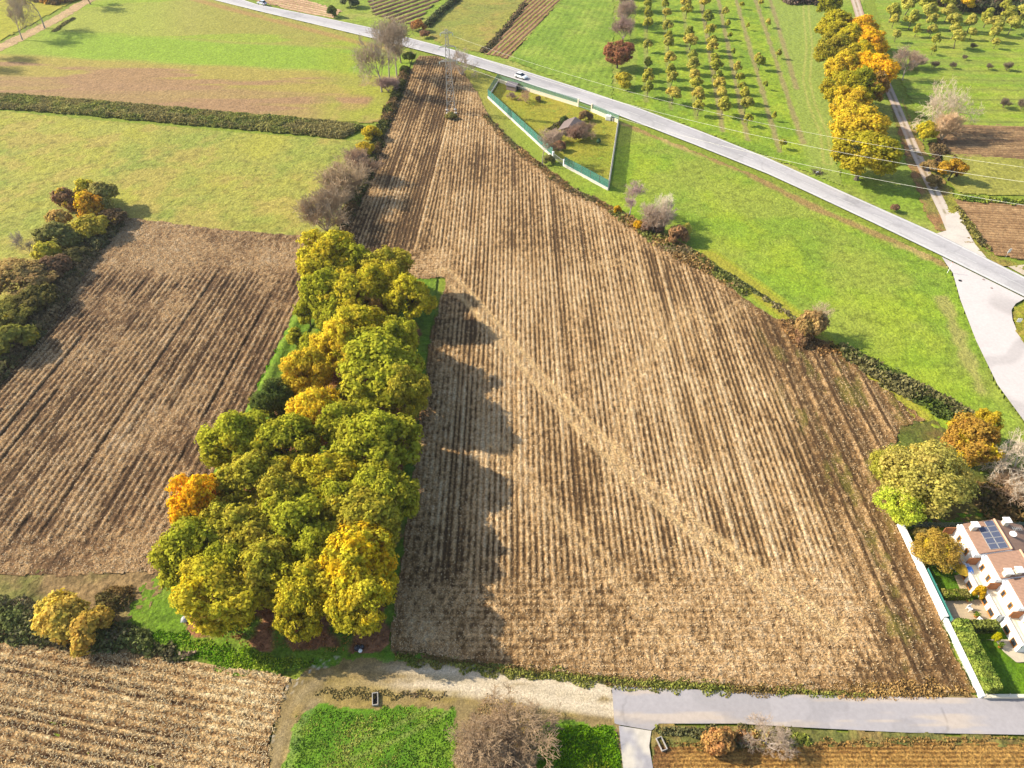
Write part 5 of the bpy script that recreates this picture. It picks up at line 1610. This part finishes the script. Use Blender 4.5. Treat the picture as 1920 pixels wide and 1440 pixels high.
def fence(name, a, b, wall_h, net_h, mat, label, cat="fence", wall_mat=None, step=2.6, th=.28, post=True, net=True, group=None):
    a, b = Vector((a[0], a[1], 0)), Vector((b[0], b[1], 0))
    d = b - a
    L = d.length
    e = empty(name, a, math.atan2(d.y, d.x))
    tag(e, label, cat, group)
    if wall_h:
        m = MB()
        m.box(0, L, -th / 2, th / 2, -.15, wall_h)
        w = m.build("base_wall", wall_mat or M_CONC, e, .03)
        m = MB()
        m.box(-.04, L + .04, -th / 2 - .05, th / 2 + .05, wall_h + .002, wall_h + .08)
        m.build("coping", wall_mat or M_CONC, w)
    if net:
        m = MB()
        m.box(0, L, -.012, .012, wall_h + .09, wall_h + net_h)
        m.build("netting", mat, e)
    if post:
        n = max(2, int(L / step) + 1)
        for k in range(n):
            t = L * k / (n - 1)
            m = MB()
            m.tube([(t, .05, wall_h), (t, .05, wall_h + net_h + .06)], [.035, .035], 6)
            m.build("post", M_GREY, e)
    return e


pa, pb, pg1, pg2, pc, pd, pe1, pe2 = P(915, 184), P(934, 154), P(1083, 200), P(1110, 210), P(1159, 231), P(1140, 357), P(1058, 312), P(1036, 296)
fence("plot_fence", pd, pe1, .55, 2.0, M_NETG, "green netted fence on a pale low wall, nearest the stubble's corner")
fence("plot_fence", pe2, pa, .55, 2.0, M_NETG, "long green netted fence on a low wall along the field hedge")
fence("plot_fence", pa, pb, .35, 2.2, M_NETL, "short pale netted fence closing the plot's narrow end")
fence("plot_fence", pb, pg1, .9, 1.3, M_NETL, "white walled fence with thin net along the road, up to the gate", wall_mat=M_CREAM)
fence("plot_fence", pg2, pc, .9, 1.3, M_NETL, "short white walled fence on the road past the gate", wall_mat=M_CREAM)
fence("plot_fence", pc, pd, .25, 2.3, M_NETP, "grey wire net fence shading a strip of the road meadow")


def gate(a, b, label, post_h, mat_post, bars):
    a, b = Vector((a[0], a[1], 0)), Vector((b[0], b[1], 0))
    d = b - a
    L = d.length
    e = empty("metal_gate", a, math.atan2(d.y, d.x))
    tag(e, label, "gate")
    for t in (0.18, L - .18):
        m = MB()
        m.box(t - .18, t + .18, -.18, .18, -.1, post_h)
        m.box(t - .24, t + .24, -.24, .24, post_h + .002, post_h + .12)
        m.build("gate_post", mat_post, e)
    m = MB()
    for z in (.2, 1.3):
        m.box(.4, L - .4, -.025, .025, z, z + .06)
    n = int(L / .35)
    for k in range(n + 1):
        t = .45 + (L - .9) * k / n
        m.box(t - .015, t + .015, -.02, .02, .262, 1.298)
    m.build("gate_leaf", bars, e)


gate(pg1, pg2, "roadside gate between two pale square pillars", 2.1, M_CREAM, solid("green_gate", (.07, .28, .20), .6))
gate(pe1, pe2, "pale metal gate in the plot's field-side fence", 1.6, M_WHITE, M_GREY)


def gable_house(name, c, rz, w, l, h, rh, wall, roof, label, cat, over=.3, door=True):
    e = empty(name, (c[0], c[1], 0), rz)
    tag(e, label, cat)
    m = MB()
    m.prism([(-w / 2, 0), (w / 2, 0), (w / 2, h), (0, h + rh), (-w / 2, h)], -l / 2, l / 2)
    m.build("wall", wall, e)
    m = MB()
    t = .12
    for s in (-1, 1):
        x1 = s * (w / 2 + over)
        z1 = h - rh * over / (w / 2)
        m.prism([(0, h + rh + .01), (x1, z1 + .01), (x1, z1 + t), (0, h + rh + t + .02)], -l / 2 - over, l / 2 + over)
    m.build("roof", roof, e)
    if door:
        m = MB()
        m.box(-.5, .5, -l / 2 - .04, -l / 2 + .02, 0, min(1.9, h - .1))
        d = m.build("door", M_DARK, e)
        m = MB()
        m.box(.35, .41, -l / 2 - .09, -l / 2 - .042, .9, 1.1)
        m.build("handle", M_GREY, d)
        m = MB()
        m.box(w / 2 - .02, w / 2 + .04, -.5, .4, .9, 1.6)
        m.build("window", M_GLASS, e)
    return e


def tile_mat(name, c, across=3.2, amt=.25):
    m, t, b = new_mat(name)
    tc = nd(t, "ShaderNodeTexCoord")
    w = nd(t, "ShaderNodeTexWave", wave_type='BANDS', bands_direction='Y')
    w.inputs["Scale"].default_value = across
    w.inputs["Distortion"].default_value = .6
    t.links.new(tc.outputs["Object"], w.inputs["Vector"])
    n = nd(t, "ShaderNodeTexNoise")
    n.inputs["Scale"].default_value = 3.0
    n.inputs["Detail"].default_value = 5
    t.links.new(tc.outputs["Object"], n.inputs["Vector"])
    ad = nd(t, "ShaderNodeMath", operation='MULTIPLY_ADD')
    ad.inputs[1].default_value = .45
    t.links.new(w.outputs["Fac"], ad.inputs[0])
    t.links.new(n.outputs["Fac"], ad.inputs[2])
    mx = nd(t, "ShaderNodeMix", data_type='RGBA')
    mx.inputs[6].default_value = (*[x * (1 - amt) for x in c], 1)
    mx.inputs[7].default_value = (*[min(1, x * (1 + amt)) for x in c], 1)
    t.links.new(ad.outputs[0], mx.inputs[0])
    t.links.new(mx.outputs[2], b.inputs["Base Color"])
    b.inputs["Roughness"].default_value = .85
    bp = nd(t, "ShaderNodeBump")
    bp.inputs["Strength"].default_value = .5
    bp.inputs["Distance"].default_value = .08
    t.links.new(w.outputs["Fac"], bp.inputs["Height"])
    t.links.new(bp.outputs[0], b.inputs["Normal"])
    return m


M_ROOFG = tile_mat("dark_shed_roof", (.13, .11, .12), 2.2)
M_ROOFB = tile_mat("brown_hut_roof", (.17, .125, .105), 2.2)
M_TILE = tile_mat("brown_roof_tiles", (.25, .145, .095), 1.6, .35)
hp = P(1071, 247)
gable_house("garden_hut", hp, -.35, 4.2, 5.4, 1.6, .95, solid("hut_wall", (.30, .24, .19), .9), M_ROOFB, "low hut with a brown pitched roof in the fenced plot", "hut", .7)
hp = P(962, 168)
gable_house("garden_shed", hp, 1.0, 2.4, 3.2, 1.5, .6, solid("shed_wall", (.22, .16, .13), .9), M_ROOFG, "tiny shed with a dark grey roof beside the plot's road wall", "shed", .25)

tk = empty("water_tank", P(1141, 225), -.4)
tag(tk, "white cube water tank by the plot's road corner", "tank")
m = MB(); m.box(-.75, .75, -.6, .6, .14, 1.35); m.build("tank_body", M_WHITE, tk, .12)
m = MB(); m.box(-.8, .8, -.65, .65, 0, .13); m.build("pallet_base", M_GREY, tk)
m = MB(); m.tube([(0, 0, 1.33), (0, 0, 1.45)], [.16, .16], 10); m.build("cap", M_DARK, tk)
tk = empty("metal_barrel", P(1150, 227), 0)
tag(tk, "grey metal barrel beside the white water tank", "barrel")
m = MB(); m.tube([(0, 0, 0), (0, 0, .3), (0, 0, .32), (0, 0, 1.0)], [.45, .45, .48, .45], 14); m.build("barrel_body", M_GREY, tk)
m = MB(); m.tube([(0, 0, 1.002), (0, 0, 1.05)], [.42, .42], 14); m.build("lid", M_DARK, tk)
for (px, py), lb in (((1062, 248), "pale plastic chair in front of the brown-roofed hut"), ((1079, 256), "white plastic chair under the tree at the hut")):
    ch = empty("plastic_chair", P(px, py), .4)
    tag(ch, lb, "chair", "chairs by the hut")
    m = MB(); m.box(-.25, .25, -.25, .25, .42, .47); m.build("seat", M_WHITE, ch)
    m = MB(); m.box(-.25, .25, .22, .27, .472, .95); m.build("backrest", M_WHITE, ch)
    for sx in (-.21, .21):
        for sy in (-.21, .21):
            m = MB(); m.box(sx - .03, sx + .03, sy - .03, sy + .03, 0, .418); m.build("leg", M_WHITE, ch)
fg = empty("garden_umbrella", P(1122, 271), 0)
tag(fg, "small closed dark umbrella on the plot's lawn", "umbrella")
m = MB(); m.tube([(0, 0, 0), (0, 0, 1.2)], [.04, .04], 6); m.build("pole", M_GREY, fg)
m = MB(); m.tube([(0, 0, .55), (0, 0, 1.0), (0, 0, 1.5), (0, 0, 1.75)], [.55, .62, .3, .04], 8); m.build("canopy", solid("dark_green_cloth", (.03, .07, .03), .9), fg)

# ------------------------------------------------------------------ cars
def car(px, py, rz, paint, label):
    b = P(px, py)
    e = empty("car", (b.x, b.y, .125), rz)
    tag(e, label, "car")
    m = MB()   # x along the car, profile in x-z
    m.prism([(-2.0, .30), (-2.05, .62), (-1.95, .88), (-1.2, .95), (.75, .95), (1.75, .80), (2.02, .62), (2.02, .32)], -.83, .83)
    body = m.build("body", paint, e, .10)
    m = MB()
    z0, z1 = .952, 1.46
    m.add([(-1.75, -.74, z0), (1.0, -.74, z0), (1.0, .74, z0), (-1.75, .74, z0), (-1.25, -.58, z1), (.15, -.58, z1), (.15, .58, z1), (-1.25, .58, z1)],
          [(3, 2, 1, 0), (4, 5, 6, 7), (0, 1, 5, 4), (1, 2, 6, 5), (2, 3, 7, 6), (3, 0, 4, 7)])
    m.build("window_band", M_GLASS, e, .04)
    m = MB()
    m.box(-1.28, .17, -.59, .59, z1 - .01, z1 + .05)
    m.build("roof", paint, e, .03)
    for sx in (-1.25, 1.28):
        for sy in (-.80, .80):
            m = MB()
            m.tube([(sx, sy - .1, .32), (sx, sy + .1, .32)], [.32, .32], 16)
            w = m.build("wheel", M_TYRE, e)
            m = MB()
            m.tube([(sx, sy - .115, .32), (sx, sy + .115, .32)], [.19, .19], 12)
            m.build("rim", M_GREY, w)
    for sy in (-.6, .6):
        m = MB(); m.box(1.93, 2.05, sy - .17, sy + .17, .60, .74); m.build("headlight", M_GLASSY, e)
        m = MB(); m.box(-2.09, -1.96, sy - .15, sy + .15, .66, .82); m.build("tail_light", M_RED, e)
    for sy in (-.9, .9):
        m = MB(); m.box(.55, .72, sy - .08, sy + .08, .98, 1.10); m.build("mirror", paint, e)
    m = MB(); m.box(-2.08, -1.95, -.26, .26, .45, .57); m.build("number_plate", M_WHITE, e)


a0, a1 = P(960, 139), P(1080, 176)
ROT = math.atan2(a1.y - a0.y, a1.x - a0.x)
M_CARW = solid("white_paint", (.82, .82, .82), .25, .02, 1, 0, .5)
M_CARS = solid("silver_paint", (.60, .63, .68), .25, .03, 1, .3, .5)
car(977, 147, ROT, M_CARW, "white hatchback on the road beside the fenced plot")
a0, a1 = P(440, 0), P(560, 28)
car(492, 9, math.atan2(a1.y - a0.y, a1.x - a0.x) + math.pi, M_CARS, "silver hatchback driving off at the far end of the road")

# ------------------------------------------------------------------ signs and roadside bits
def sign(px, py, h, shape, mat, label, cat="sign", rz=0.0, r=.32, group=None):
    b = P(px, py)
    e = empty("road_sign", (b.x, b.y, 0), rz)
    tag(e, label, cat, group)
    m = MB(); m.tube([(0, .03, -.1), (0, .03, h)], [.04, .04], 8); m.build("pole", M_GREY, e)
    m = MB()
    n = {'oct': 8, 'round': 20, 'tri': 3}.get(shape, 4)
    if shape == 'rect':
        m.box(-r, r, -.05, -.012, h - 2 * r * 1.1, h)
    else:
        o = math.pi / 8 if n == 8 else (-math.pi / 2 if n == 3 else 0)
        prof = [(math.cos(2 * math.pi * k / n + o) * r, h - r + math.sin(2 * math.pi * k / n + o) * r) for k in range(n)]
        m.prism(prof, -.05, -.012)
    return e, m.build("sign_plate", mat, e)


sign(1886, 482, 2.0, 'rect', M_WHITE, "white rectangular road sign on the verge of the tan field", rz=.4, r=.42)
e, pl_ = sign(1921, 604, 2.3, 'oct', M_RED, "red road sign with a pale band on the grass island", rz=-.3, r=.5)
m = MB(); m.box(-.36, .36, -.062, -.053, 1.72, 1.90); m.build("pale_band", M_WHITE, pl_)
sign(1908, 606, 1.1, 'rect', M_WHITE, "small white sign plate low on the grass island", rz=-.3, r=.36)
for px, py, h, lb in [(1776, 512, 2.4, "tall thin white marker pole at the mouth of the side road")]:
    b = P(px, py)
    e = empty("marker_pole", (b.x, b.y, 0))
    tag(e, lb, "pole")
    m = MB(); m.tube([(0, 0, -.1), (0, 0, h)], [.06, .05], 8); m.build("pole", M_WHITE, e)
    m = MB(); m.tube([(0, 0, h + .002), (0, 0, h + .16)], [.07, .02], 8); m.build("cap", M_RED, e)
for k, (px, py, lb) in enumerate([(1800, 527, "round dark manhole cover near the meadow edge of the side road"), (1844, 525, "small rusty drain cover in the middle of the road junction"), (1859, 541, "small rusty drain cover nearer the grass island")]):
    b = P(px, py)
    m = MB()
    m.tube([(b.x, b.y, .102), (b.x, b.y, .118)], [.36 if k == 0 else .26] * 2, 14)
    tag(m.build("manhole_cover", M_DARK if k == 0 else solid("rusty_iron", (.28, .20, .17), .8)), lb, "drain cover")
ib = P(1935, 608)
isl = sheet("grass_island", poly([(1897, 598), (1900, 578), (1925, 563), (2000, 600), (2050, 720), (1990, 700), (1925, 652), (1908, 624)]), .25, .25, 0, grass_h(.1, .8), blend([A(170, 170, 50), A(196, 170, 80)], [2], 641), .14, M_GRASS)

for px, py, rz, lb in [(704, 1312, .15, "open concrete culvert box beside the gravel track"), (1240, 1396, .35, "open concrete culvert box at the driveway edge")]:
    b = P(px, py)
    e = empty("concrete_culvert", (b.x, b.y, 0), rz)
    tag(e, lb, "culvert", "concrete culverts")
    m = MB()
    w, l, h, t = .34, .7, .35, .08
    m.box(-w, -w + t, -l, l, -.2, h); m.box(w - t, w, -l, l, -.2, h)
    m.box(-w + t + .002, w - t - .002, -l, -l + t, -.2, h - .003); m.box(-w + t + .002, w - t - .002, l - t, l, -.2, h - .003)
    m.build("rim", M_CULV, e)
    m = MB(); m.box(-w + t, w - t, -l + t, l - t, -.2, .02); m.build("shaft", M_DARK, e)
b = P(351, 1163)
m = MB()
m.tube([(b.x - .3, b.y, -.05), (b.x - .25, b.y, .2), (b.x - .05, b.y + .03, .5), (b.x + .1, b.y, .62)], [.45, .46, .36, .12], 9)
tag(m.build("pale_boulder", solid("grey_stone", (.42, .40, .38), .9, .3, 3), None, .05), "pale grey stone at the foot of the near corner oak", "stone")
b = P(674, 1216)
e = empty("rubbish_bags", (b.x, b.y, 0))
tag(e, "black and white rubbish bags dumped under the grove's yellow corner oak", "rubbish")
M_BAG = solid("black_plastic", (.012, .012, .02), .3, .3, 4, 0, .5)
for dx, dy, r, mt in ((-.25, 0, .42, M_BAG), (.22, .12, .36, M_BAG), (.15, -.3, .26, M_WHITE)):
    m = MB()
    m.tube([(dx, dy, -.05), (dx, dy, r * .35), (dx + .03, dy, r * .9), (dx + .04, dy, r * 1.25), (dx + .05, dy, r * 1.5)], [r * .85, r, r * .75, r * .22, r * .3], 9)
    m.build("bag", mt, e, .04)
b = P(1532, 324)
e = empty("brushwood_pile", (b.x, b.y, 0))
tag(e, "heap of brushwood and pale scraps on the orchard side of the road", "brush pile")
rr = random.Random(5)
m = MB()
for k in range(60):
    a = rr.uniform(0, 6.28)
    c = Vector((rr.gauss(0, .7), rr.gauss(0, .5), abs(rr.gauss(0, .25))))
    d = Vector((math.cos(a), math.sin(a), rr.uniform(-.2, .4))) * rr.uniform(.4, .9)
    m.beam(c - d, c + d, .05)
m.build("brushwood", M_BARK, e)
m = MB(); m.box(-.4, .2, -.5, -.1, .2, .5, .05); m.build("scrap", M_WHITE, e, .03)

# ------------------------------------------------------------------ boundary wall, fence and hedges by the houses
WX = 52.95
def bwall(y0, y1, x, w, h, label):
    e = empty("boundary_wall", (x, y0, 0))
    tag(e, label, "wall")
    m = MB(); m.box(-w / 2, w / 2, 0, y1 - y0, -.2, h); m.build("wall_body", M_WHITE, e, .03)
    m = MB(); m.box(-w / 2 - .05, w / 2 + .05, -.03, y1 - y0 + .03, h + .002, h + .07); m.build("coping", M_WHITE, e)
    return e


bwall(31.7, 41.0, WX + .05, .30, .62, "white boundary wall beside the tall clipped hedge")
bwall(41.1, 54.9, WX - .05, .46, .95, "thicker white boundary wall below the golden garden tree")
fence("garden_fence", (WX + .45, 47.6), (WX + .45, 40.6), 0, 1.25, net_mat("teal_net", (.025, .16, .13), .06), "teal green screen fence along the white wall beside the patio", step=2.3)
fence("lane_fence", (53.2, 31.75), (72, 31.75), .5, .5, M_NETP, "low wall with a thin rail along the asphalt lane by the lawn", wall_mat=M_CREAM, net=False, step=2.4)
fence("rear_fence", (53.6, 54.6), (75, 54.6), 0, 1.2, M_NETP, "thin wire fence behind the houses by the dark trees", step=3)


def clipped_hedge(x0, x1, y0, y1, h, label, cols, seed):
    e = empty("clipped_hedge", ((x0 + x1) / 2, (y0 + y1) / 2, 0))
    tag(e, label, "hedge")
    r = np.random.default_rng(seed)
    w, l = x1 - x0, y1 - y0
    faces = [(w * l, 'z'), (w * h, '-y'), (w * h, 'y'), (l * h, '-x'), (l * h, 'x')]
    C, N = [], []
    for a, ax in faces:
        n = int(a * 150)
        p = r.uniform(0, 1, (n, 2))
        o = np.zeros((n, 3)); nn = np.zeros((n, 3))
        j = r.normal(0, .05, n)
        if ax == 'z':
            o[:, 0], o[:, 1], o[:, 2] = p[:, 0] * w - w / 2, p[:, 1] * l - l / 2, h + j; nn[:, 2] = 1
        elif ax[-1] == 'y':
            s = -1 if ax[0] == '-' else 1
            o[:, 0], o[:, 2], o[:, 1] = p[:, 0] * w - w / 2, p[:, 1] * h, s * (l / 2 + j); nn[:, 1] = s
        else:
            s = -1 if ax[0] == '-' else 1
            o[:, 1], o[:, 2], o[:, 0] = p[:, 0] * l - l / 2, p[:, 1] * h, s * (w / 2 + j); nn[:, 0] = s
        C.append(o); N.append(nn + r.normal(0, .55, (n, 3)))
    C, N = np.concatenate(C), np.concatenate(N)
    V = quads_from(C, N, .17, r)
    f = smooth(.4, .6, vnoise(C[:, 0] * 1.5 + 50, C[:, 1] * 1.5 + C[:, 2] + 50, seed))
    np_mesh("foliage", V, np.arange(len(V)).reshape(-1, 4), M_SCRUB, e, np.repeat(mixc(cols[0], cols[1], f), 4, 0))
    m = MB(); m.box(-w / 2 + .1, w / 2 - .1, -l / 2 + .1, l / 2 - .1, 0, h - .1); m.build("stems", M_HCORE, e)
    return e


M_HCORE = solid("hedge_core", (.05, .06, .02), .95)
HC1, HC2 = A(152, 164, 72) * 1.5, A(118, 138, 56) * 1.4
clipped_hedge(53.35, 54.75, 32.1, 40.3, 1.9, "tall clipped hedge standing along the white wall by the lawn", [HC1, HC2], 3)
clipped_hedge(54.8, 58.3, 39.4, 40.3, 1.6, "clipped hedge dividing the lawn from the paved patio", [A(140, 144, 66) * 1.4, A(112, 122, 56) * 1.4], 4)
clipped_hedge(53.9, 57.0, 43.7, 44.6, 1.2, "clipped hedge between the paved patio and the small lawn", [A(150, 142, 70) * 1.4, A(128, 138, 48) * 1.4], 5)

# ------------------------------------------------------------------ the terraced houses
M_TERR = solid("terrace_floor", (.74, .66, .48), .8, .06, 1.5)
M_PANEL = None


def terrace(idx, y0, y1, xe, label):
    e = empty("terraced_house", (xe, (y0 + y1) / 2, 0))
    tag(e, label, "house", "terraced houses")
    l = (y1 - y0) / 2
    ze, zr, rw = 3.5, 4.75, 4.0
    m = MB()
    m.prism([(0, -.1), (2 * rw, -.1), (2 * rw, ze), (rw, zr), (0, ze)], -l + .003, l - .003)
    w = m.build("wall", M_WHITE, e)
    m = MB()
    t = .14
    m.prism([(.42, ze + .22), (rw, zr + .01), (rw, zr + t), (.42, ze + .22 + t)], -l + .05, l - .05)
    m.prism([(rw, zr + .01), (2 * rw + .3, ze - .1), (2 * rw + .3, ze - .1 + t), (rw, zr + t)], -l + .05, l - .05)
    roof = m.build("roof", M_TILE, e)
    m = MB(); m.tube([(rw, -l + .05, zr + .16), (rw, l - .05, zr + .16)], [.13, .13], 8); m.build("ridge_cap", solid("ridge_tile", (.62, .36, .22), .8), roof)
    m = MB()      # white box gutter along the eave
    m.box(-.12, .0, -l - .02, l, ze - .25, ze + .16); m.box(.0, .36, -l - .02, l, ze - .25, ze - .02); m.box(.36, .44, -l - .02, l, ze - .1, ze + .16)
    g_ = m.build("gutter", M_WHITE, e)
    m = MB(); m.box(.003, .357, -l, l - .02, ze - .018, ze + .03); m.build("gutter_lining", M_GREY, g_)
    # projecting ground floor with a terrace on top
    d = 1.55
    m = MB(); m.box(-d, -.003, -l + .12, l - .003, -.1, 1.5); m.build("ground_floor", M_WHITE, e)
    m = MB(); m.box(-d + .15, -.01, -l + .26, l - .15, 1.502, 1.54); m.build("terrace_floor", M_TERR, e)
    m = MB(); m.box(-d - .06, -d + .14, -l + .12, l - .003, 1.2, 1.85); m.build("parapet", M_WHITE, e)
    m = MB(); m.box(-d + .142, -.013, l - .145, l - .006, 1.505, 3.0); m.build("divider_wall", M_WALLSHADE, e)  # shade on the south face is painted in as brown
    m = MB(); m.box(-d + .16, -d + .20, -l + .3, l - .2, 2.0, 2.05)
    for k in range(5):
        yy = -l + .35 + (2 * l - .6) * k / 4
        m.box(-d + .165, -d + .195, yy - .02, yy + .02, 1.542, 1.999)
    m.build("railing", M_GREY, e)
    for yy in (-l * .45, l * .4):
        m = MB(); m.box(-.05, .02, yy - .3, yy + .3, 1.8, 2.9); wn_ = m.build("window", M_WOOD, e)
        m = MB(); m.box(-.07, -.052, yy - .18, yy + .18, 1.95, 2.75); m.build("pane", M_GLASS, wn_)
        m = MB(); m.box(-d - .03, -d + .02, yy - .5, yy + .5, .1, 1.15); dn = m.build("door", M_WOOD, e)
        m = MB(); m.box(-d - .05, -d - .032, yy - .4, yy + .4, .35, 1.05); m.build("pane", M_GLASS, dn)
    return e, roof, ze, zr, rw, l


def chimney(e, x, y, z0, z1, cat=None):
    m = MB(); m.box(x - .32, x + .32, y - .3, y + .3, z0, z1)
    c = m.build("chimney", M_CREAM, e)
    m = MB(); m.box(x - .45, x + .45, y - .43, y + .43, z1 + .002, z1 + .12); m.build("chimney_cap", M_WHITE, c)
    m = MB(); m.box(x - .325, x - .318, y - .12, y + .12, z1 - .28, z1 - .08); m.build("smoke_slot", M_DARK, c)
    return c


h1, roof1, ze, zr, rw, l1 = terrace(0, 48.0, 52.6, 58.55, "farthest terraced house, with solar panels on its brown roof")
chimney(h1, 1.1, l1 - 1.0, 3.5, 5.0)
chimney(h1, 5.2, l1 - .6, 4.0, 5.4)
h2, *_ = terrace(1, 44.5, 48.0, 59.5, "second terraced house, bare tiled roof beside two chimneys")
chimney(h2, 1.1, -1.3, 3.6, 4.8)
chimney(h2, 2.3, -1.25, 3.9, 5.1)
h3, *_ = terrace(2, 40.7, 44.5, 60.35, "third terraced house, pale terrace above the paved patio")
h4, *_ = terrace(3, 36.9, 40.7, 61.2, "nearest terraced house, partly cut off beside the large lawn")

M_PV = solid("solar_cell", (.07, .08, .12), .25, .2, 8, 0, .6)
ar = empty("solar_array", (58.55, 50.3, 0))
tag(ar, "nine dark blue solar panels lying on the farthest house's roof", "solar panels")
slope = math.atan2(zr - (ze + .22), rw - .42)
for cidx, rows in ((0, 4), (1, 5)):
    for k in range(rows):
        y0 = -1.95 + k * .82 - (0 if cidx == 0 else .05)
        x0 = 1.75 + cidx * 1.0
        zz = lambda x: ze + .22 + .14 + (x - .42) * math.tan(slope)
        x1 = x0 + .95
        m = MB()
        m.add([(x0, y0, zz(x0) + .03), (x1, y0, zz(x1) + .03), (x1, y0 + .78, zz(x1) + .03), (x0, y0 + .78, zz(x0) + .03),
               (x0, y0, zz(x0) + .08), (x1, y0, zz(x1) + .08), (x1, y0 + .78, zz(x1) + .08), (x0, y0 + .78, zz(x0) + .08)],
              [(3, 2, 1, 0), (4, 5, 6, 7), (0, 1, 5, 4), (1, 2, 6, 5), (2, 3, 7, 6), (3, 0, 4, 7)])
        pn = m.build("panel", M_GREY, ar)
        m = MB()
        q = .03
        m.add([(x0 + q, y0 + q, zz(x0 + q) + .084), (x1 - q, y0 + q, zz(x1 - q) + .084), (x1 - q, y0 + .78 - q, zz(x1 - q) + .084), (x0 + q, y0 + .78 - q, zz(x0 + q) + .084)], [(0, 1, 2, 3)])
        m.build("cells", M_PV, pn)
an = empty("roof_aerial", (63.9, 50.4, -1.6))
tag(an, "white dish and thin aerial on the farthest house's rear roof", "aerial")
m = MB(); m.tube([(0, 0, 5.6), (0, 0, 7.6)], [.04, .04], 6); m.build("mast", M_GREY, an)
m = MB(); m.tube([(-.05, -.1, 6.6), (-.15, -.2, 6.63)], [.12, .42], 12); m.build("dish", M_WHITE, an)
m = MB()
for k in range(5):
    m.beam((-.5 + .25 * k, -.3, 7.5), (-.5 + .25 * k, .3, 7.5), .03)
m.beam((-.6, 0, 7.53), (.6, 0, 7.53), .04)
m.build("antenna", M_GREY, an)

# small things in the gardens
pt = empty("garden_table", P(1861, 1152))
tag(pt, "orange wooden table on the paved patio by the porch", "table")
m = MB(); m.box(-.5, .5, -.9, .9, .68, .74); m.build("table_top", M_WOOD, pt, .02)
for sx in (-.42, .42):
    for sy in (-.8, .8):
        m = MB(); m.box(sx - .04, sx + .04, sy - .04, sy + .04, .12, .678); m.build("leg", M_WOOD, pt)
b = P(1802, 1072, 1.0)
um = empty("patio_umbrella", (b.x, b.y, 0))
tag(um, "golden yellow sunshade beside the golden garden tree", "umbrella")
M_YC = solid("yellow_cloth", (.72, .42, .03), .8)
m = MB(); m.tube([(0, 0, 0), (0, 0, 2.1)], [.04, .03], 8); m.build("pole", M_GREY, um)
m = MB(); m.tube([(0, 0, 1.45), (0, 0, 1.7), (0, 0, 2.05)], [.95, .7, .05], 8); m.build("canopy", M_YC, um)
b = P(1822, 1088, 1.2)
bl = empty("folded_cloth", (58.9, 47.0, 1.54))
tag(bl, "folded bright blue cloth on the terrace of the second house", "cloth")
m = MB(); m.box(-1.1, -.3, -.5, .5, 0, .55, .18); m.build("blue_cover", M_BLUE, bl, .08)
m = MB(); m.box(-1.0, -.4, .52, .9, 0, .4, .08); m.build("pale_cover", solid("pale_blue_cloth", (.4, .55, .8), .8), bl, .05)
b = P(1790, 1050)
sh = empty("lean_to_shelter", (56.6, 48.6, 0))
tag(sh, "flat grey-brown shelter roof between golden tree and house", "shelter")
m = MB(); m.box(-1.0, 1.0, -.9, .9, 1.9, 2.0); m.build("shelter_roof", solid("brown_sheet", (.22, .16, .14), .8), sh, .02)
for sx in (-.9, .9):
    for sy in (-.8, .8):
        m = MB(); m.box(sx - .05, sx + .05, sy - .05, sy + .05, 0, 1.898); m.build("post", M_GREY, sh)

for k, (x, y, lb) in enumerate([(57.0, 41.5, "terracotta pot by the third house's porch"), (57.0, 43.6, "terracotta pot near the yellow shrub"), (58.0, 37.6, "terracotta pot beside the lawn patio")]):
    e = empty("plant_pot", (x, y, .12))
    tag(e, lb, "plant pot", "terracotta pots by the houses")
    m = MB(); m.tube([(0, 0, 0), (0, 0, .3), (0, 0, .36)], [.16, .24, .26], 10); m.build("pot", M_WOOD, e)
    r = np.random.default_rng(60 + k)
    c = r.normal(0, .16, (60, 3)) + np.array([0, 0, .55])
    V = quads_from(c, r.normal(size=(60, 3)), .16, r)
    np_mesh("foliage", V, np.arange(240).reshape(-1, 4), M_SCRUB, e, np.tile(A(120, 140, 50) * 1.4, (240, 1)))
for k, (x, y, a, lb) in enumerate([(56.6, 42.4, .3, "white garden chair by the orange wooden table"), (57.2, 40.9, 1.9, "white garden chair at the patio's lawn end")]):
    ch = empty("garden_chair", (x, y, .12), a)
    tag(ch, lb, "chair", "white garden chairs")
    m = MB(); m.box(-.25, .25, -.25, .25, .42, .47); m.build("seat", M_WHITE, ch)
    m = MB(); m.box(-.25, .25, .22, .27, .472, .95); m.build("backrest", M_WHITE, ch)
    for sx in (-.21, .21):
        for sy in (-.21, .21):
            m = MB(); m.box(sx - .03, sx + .03, sy - .03, sy + .03, 0, .418); m.build("leg", M_WHITE, ch)

dups = {k: v for k, v in LABELS.items() if len(v) > 1}
if dups:
    print("DUPLICATE LABELS", dups)

# ------------------------------------------------------------------ the autumn air
def haze(density):
    m = bpy.data.materials.new("haze")
    m.use_nodes = True
    t = m.node_tree
    t.nodes.clear()
    out = t.nodes.new("ShaderNodeOutputMaterial")
    v = t.nodes.new("ShaderNodeVolumePrincipled")
    v.inputs["Color"].default_value = (.90, .92, .95, 1)
    v.inputs["Density"].default_value = density
    v.inputs["Anisotropy"].default_value = .2
    t.links.new(v.outputs[0], out.inputs["Volume"])
    mb = MB()
    mb.box(-960, 960, -460, 1700, -1.3, 84)
    o = mb.build("haze", m)
    o['kind'] = 'stuff'
    o['label'] = "thin bright autumn haze over the fields"
    o['category'] = "haze"


haze(.0001)
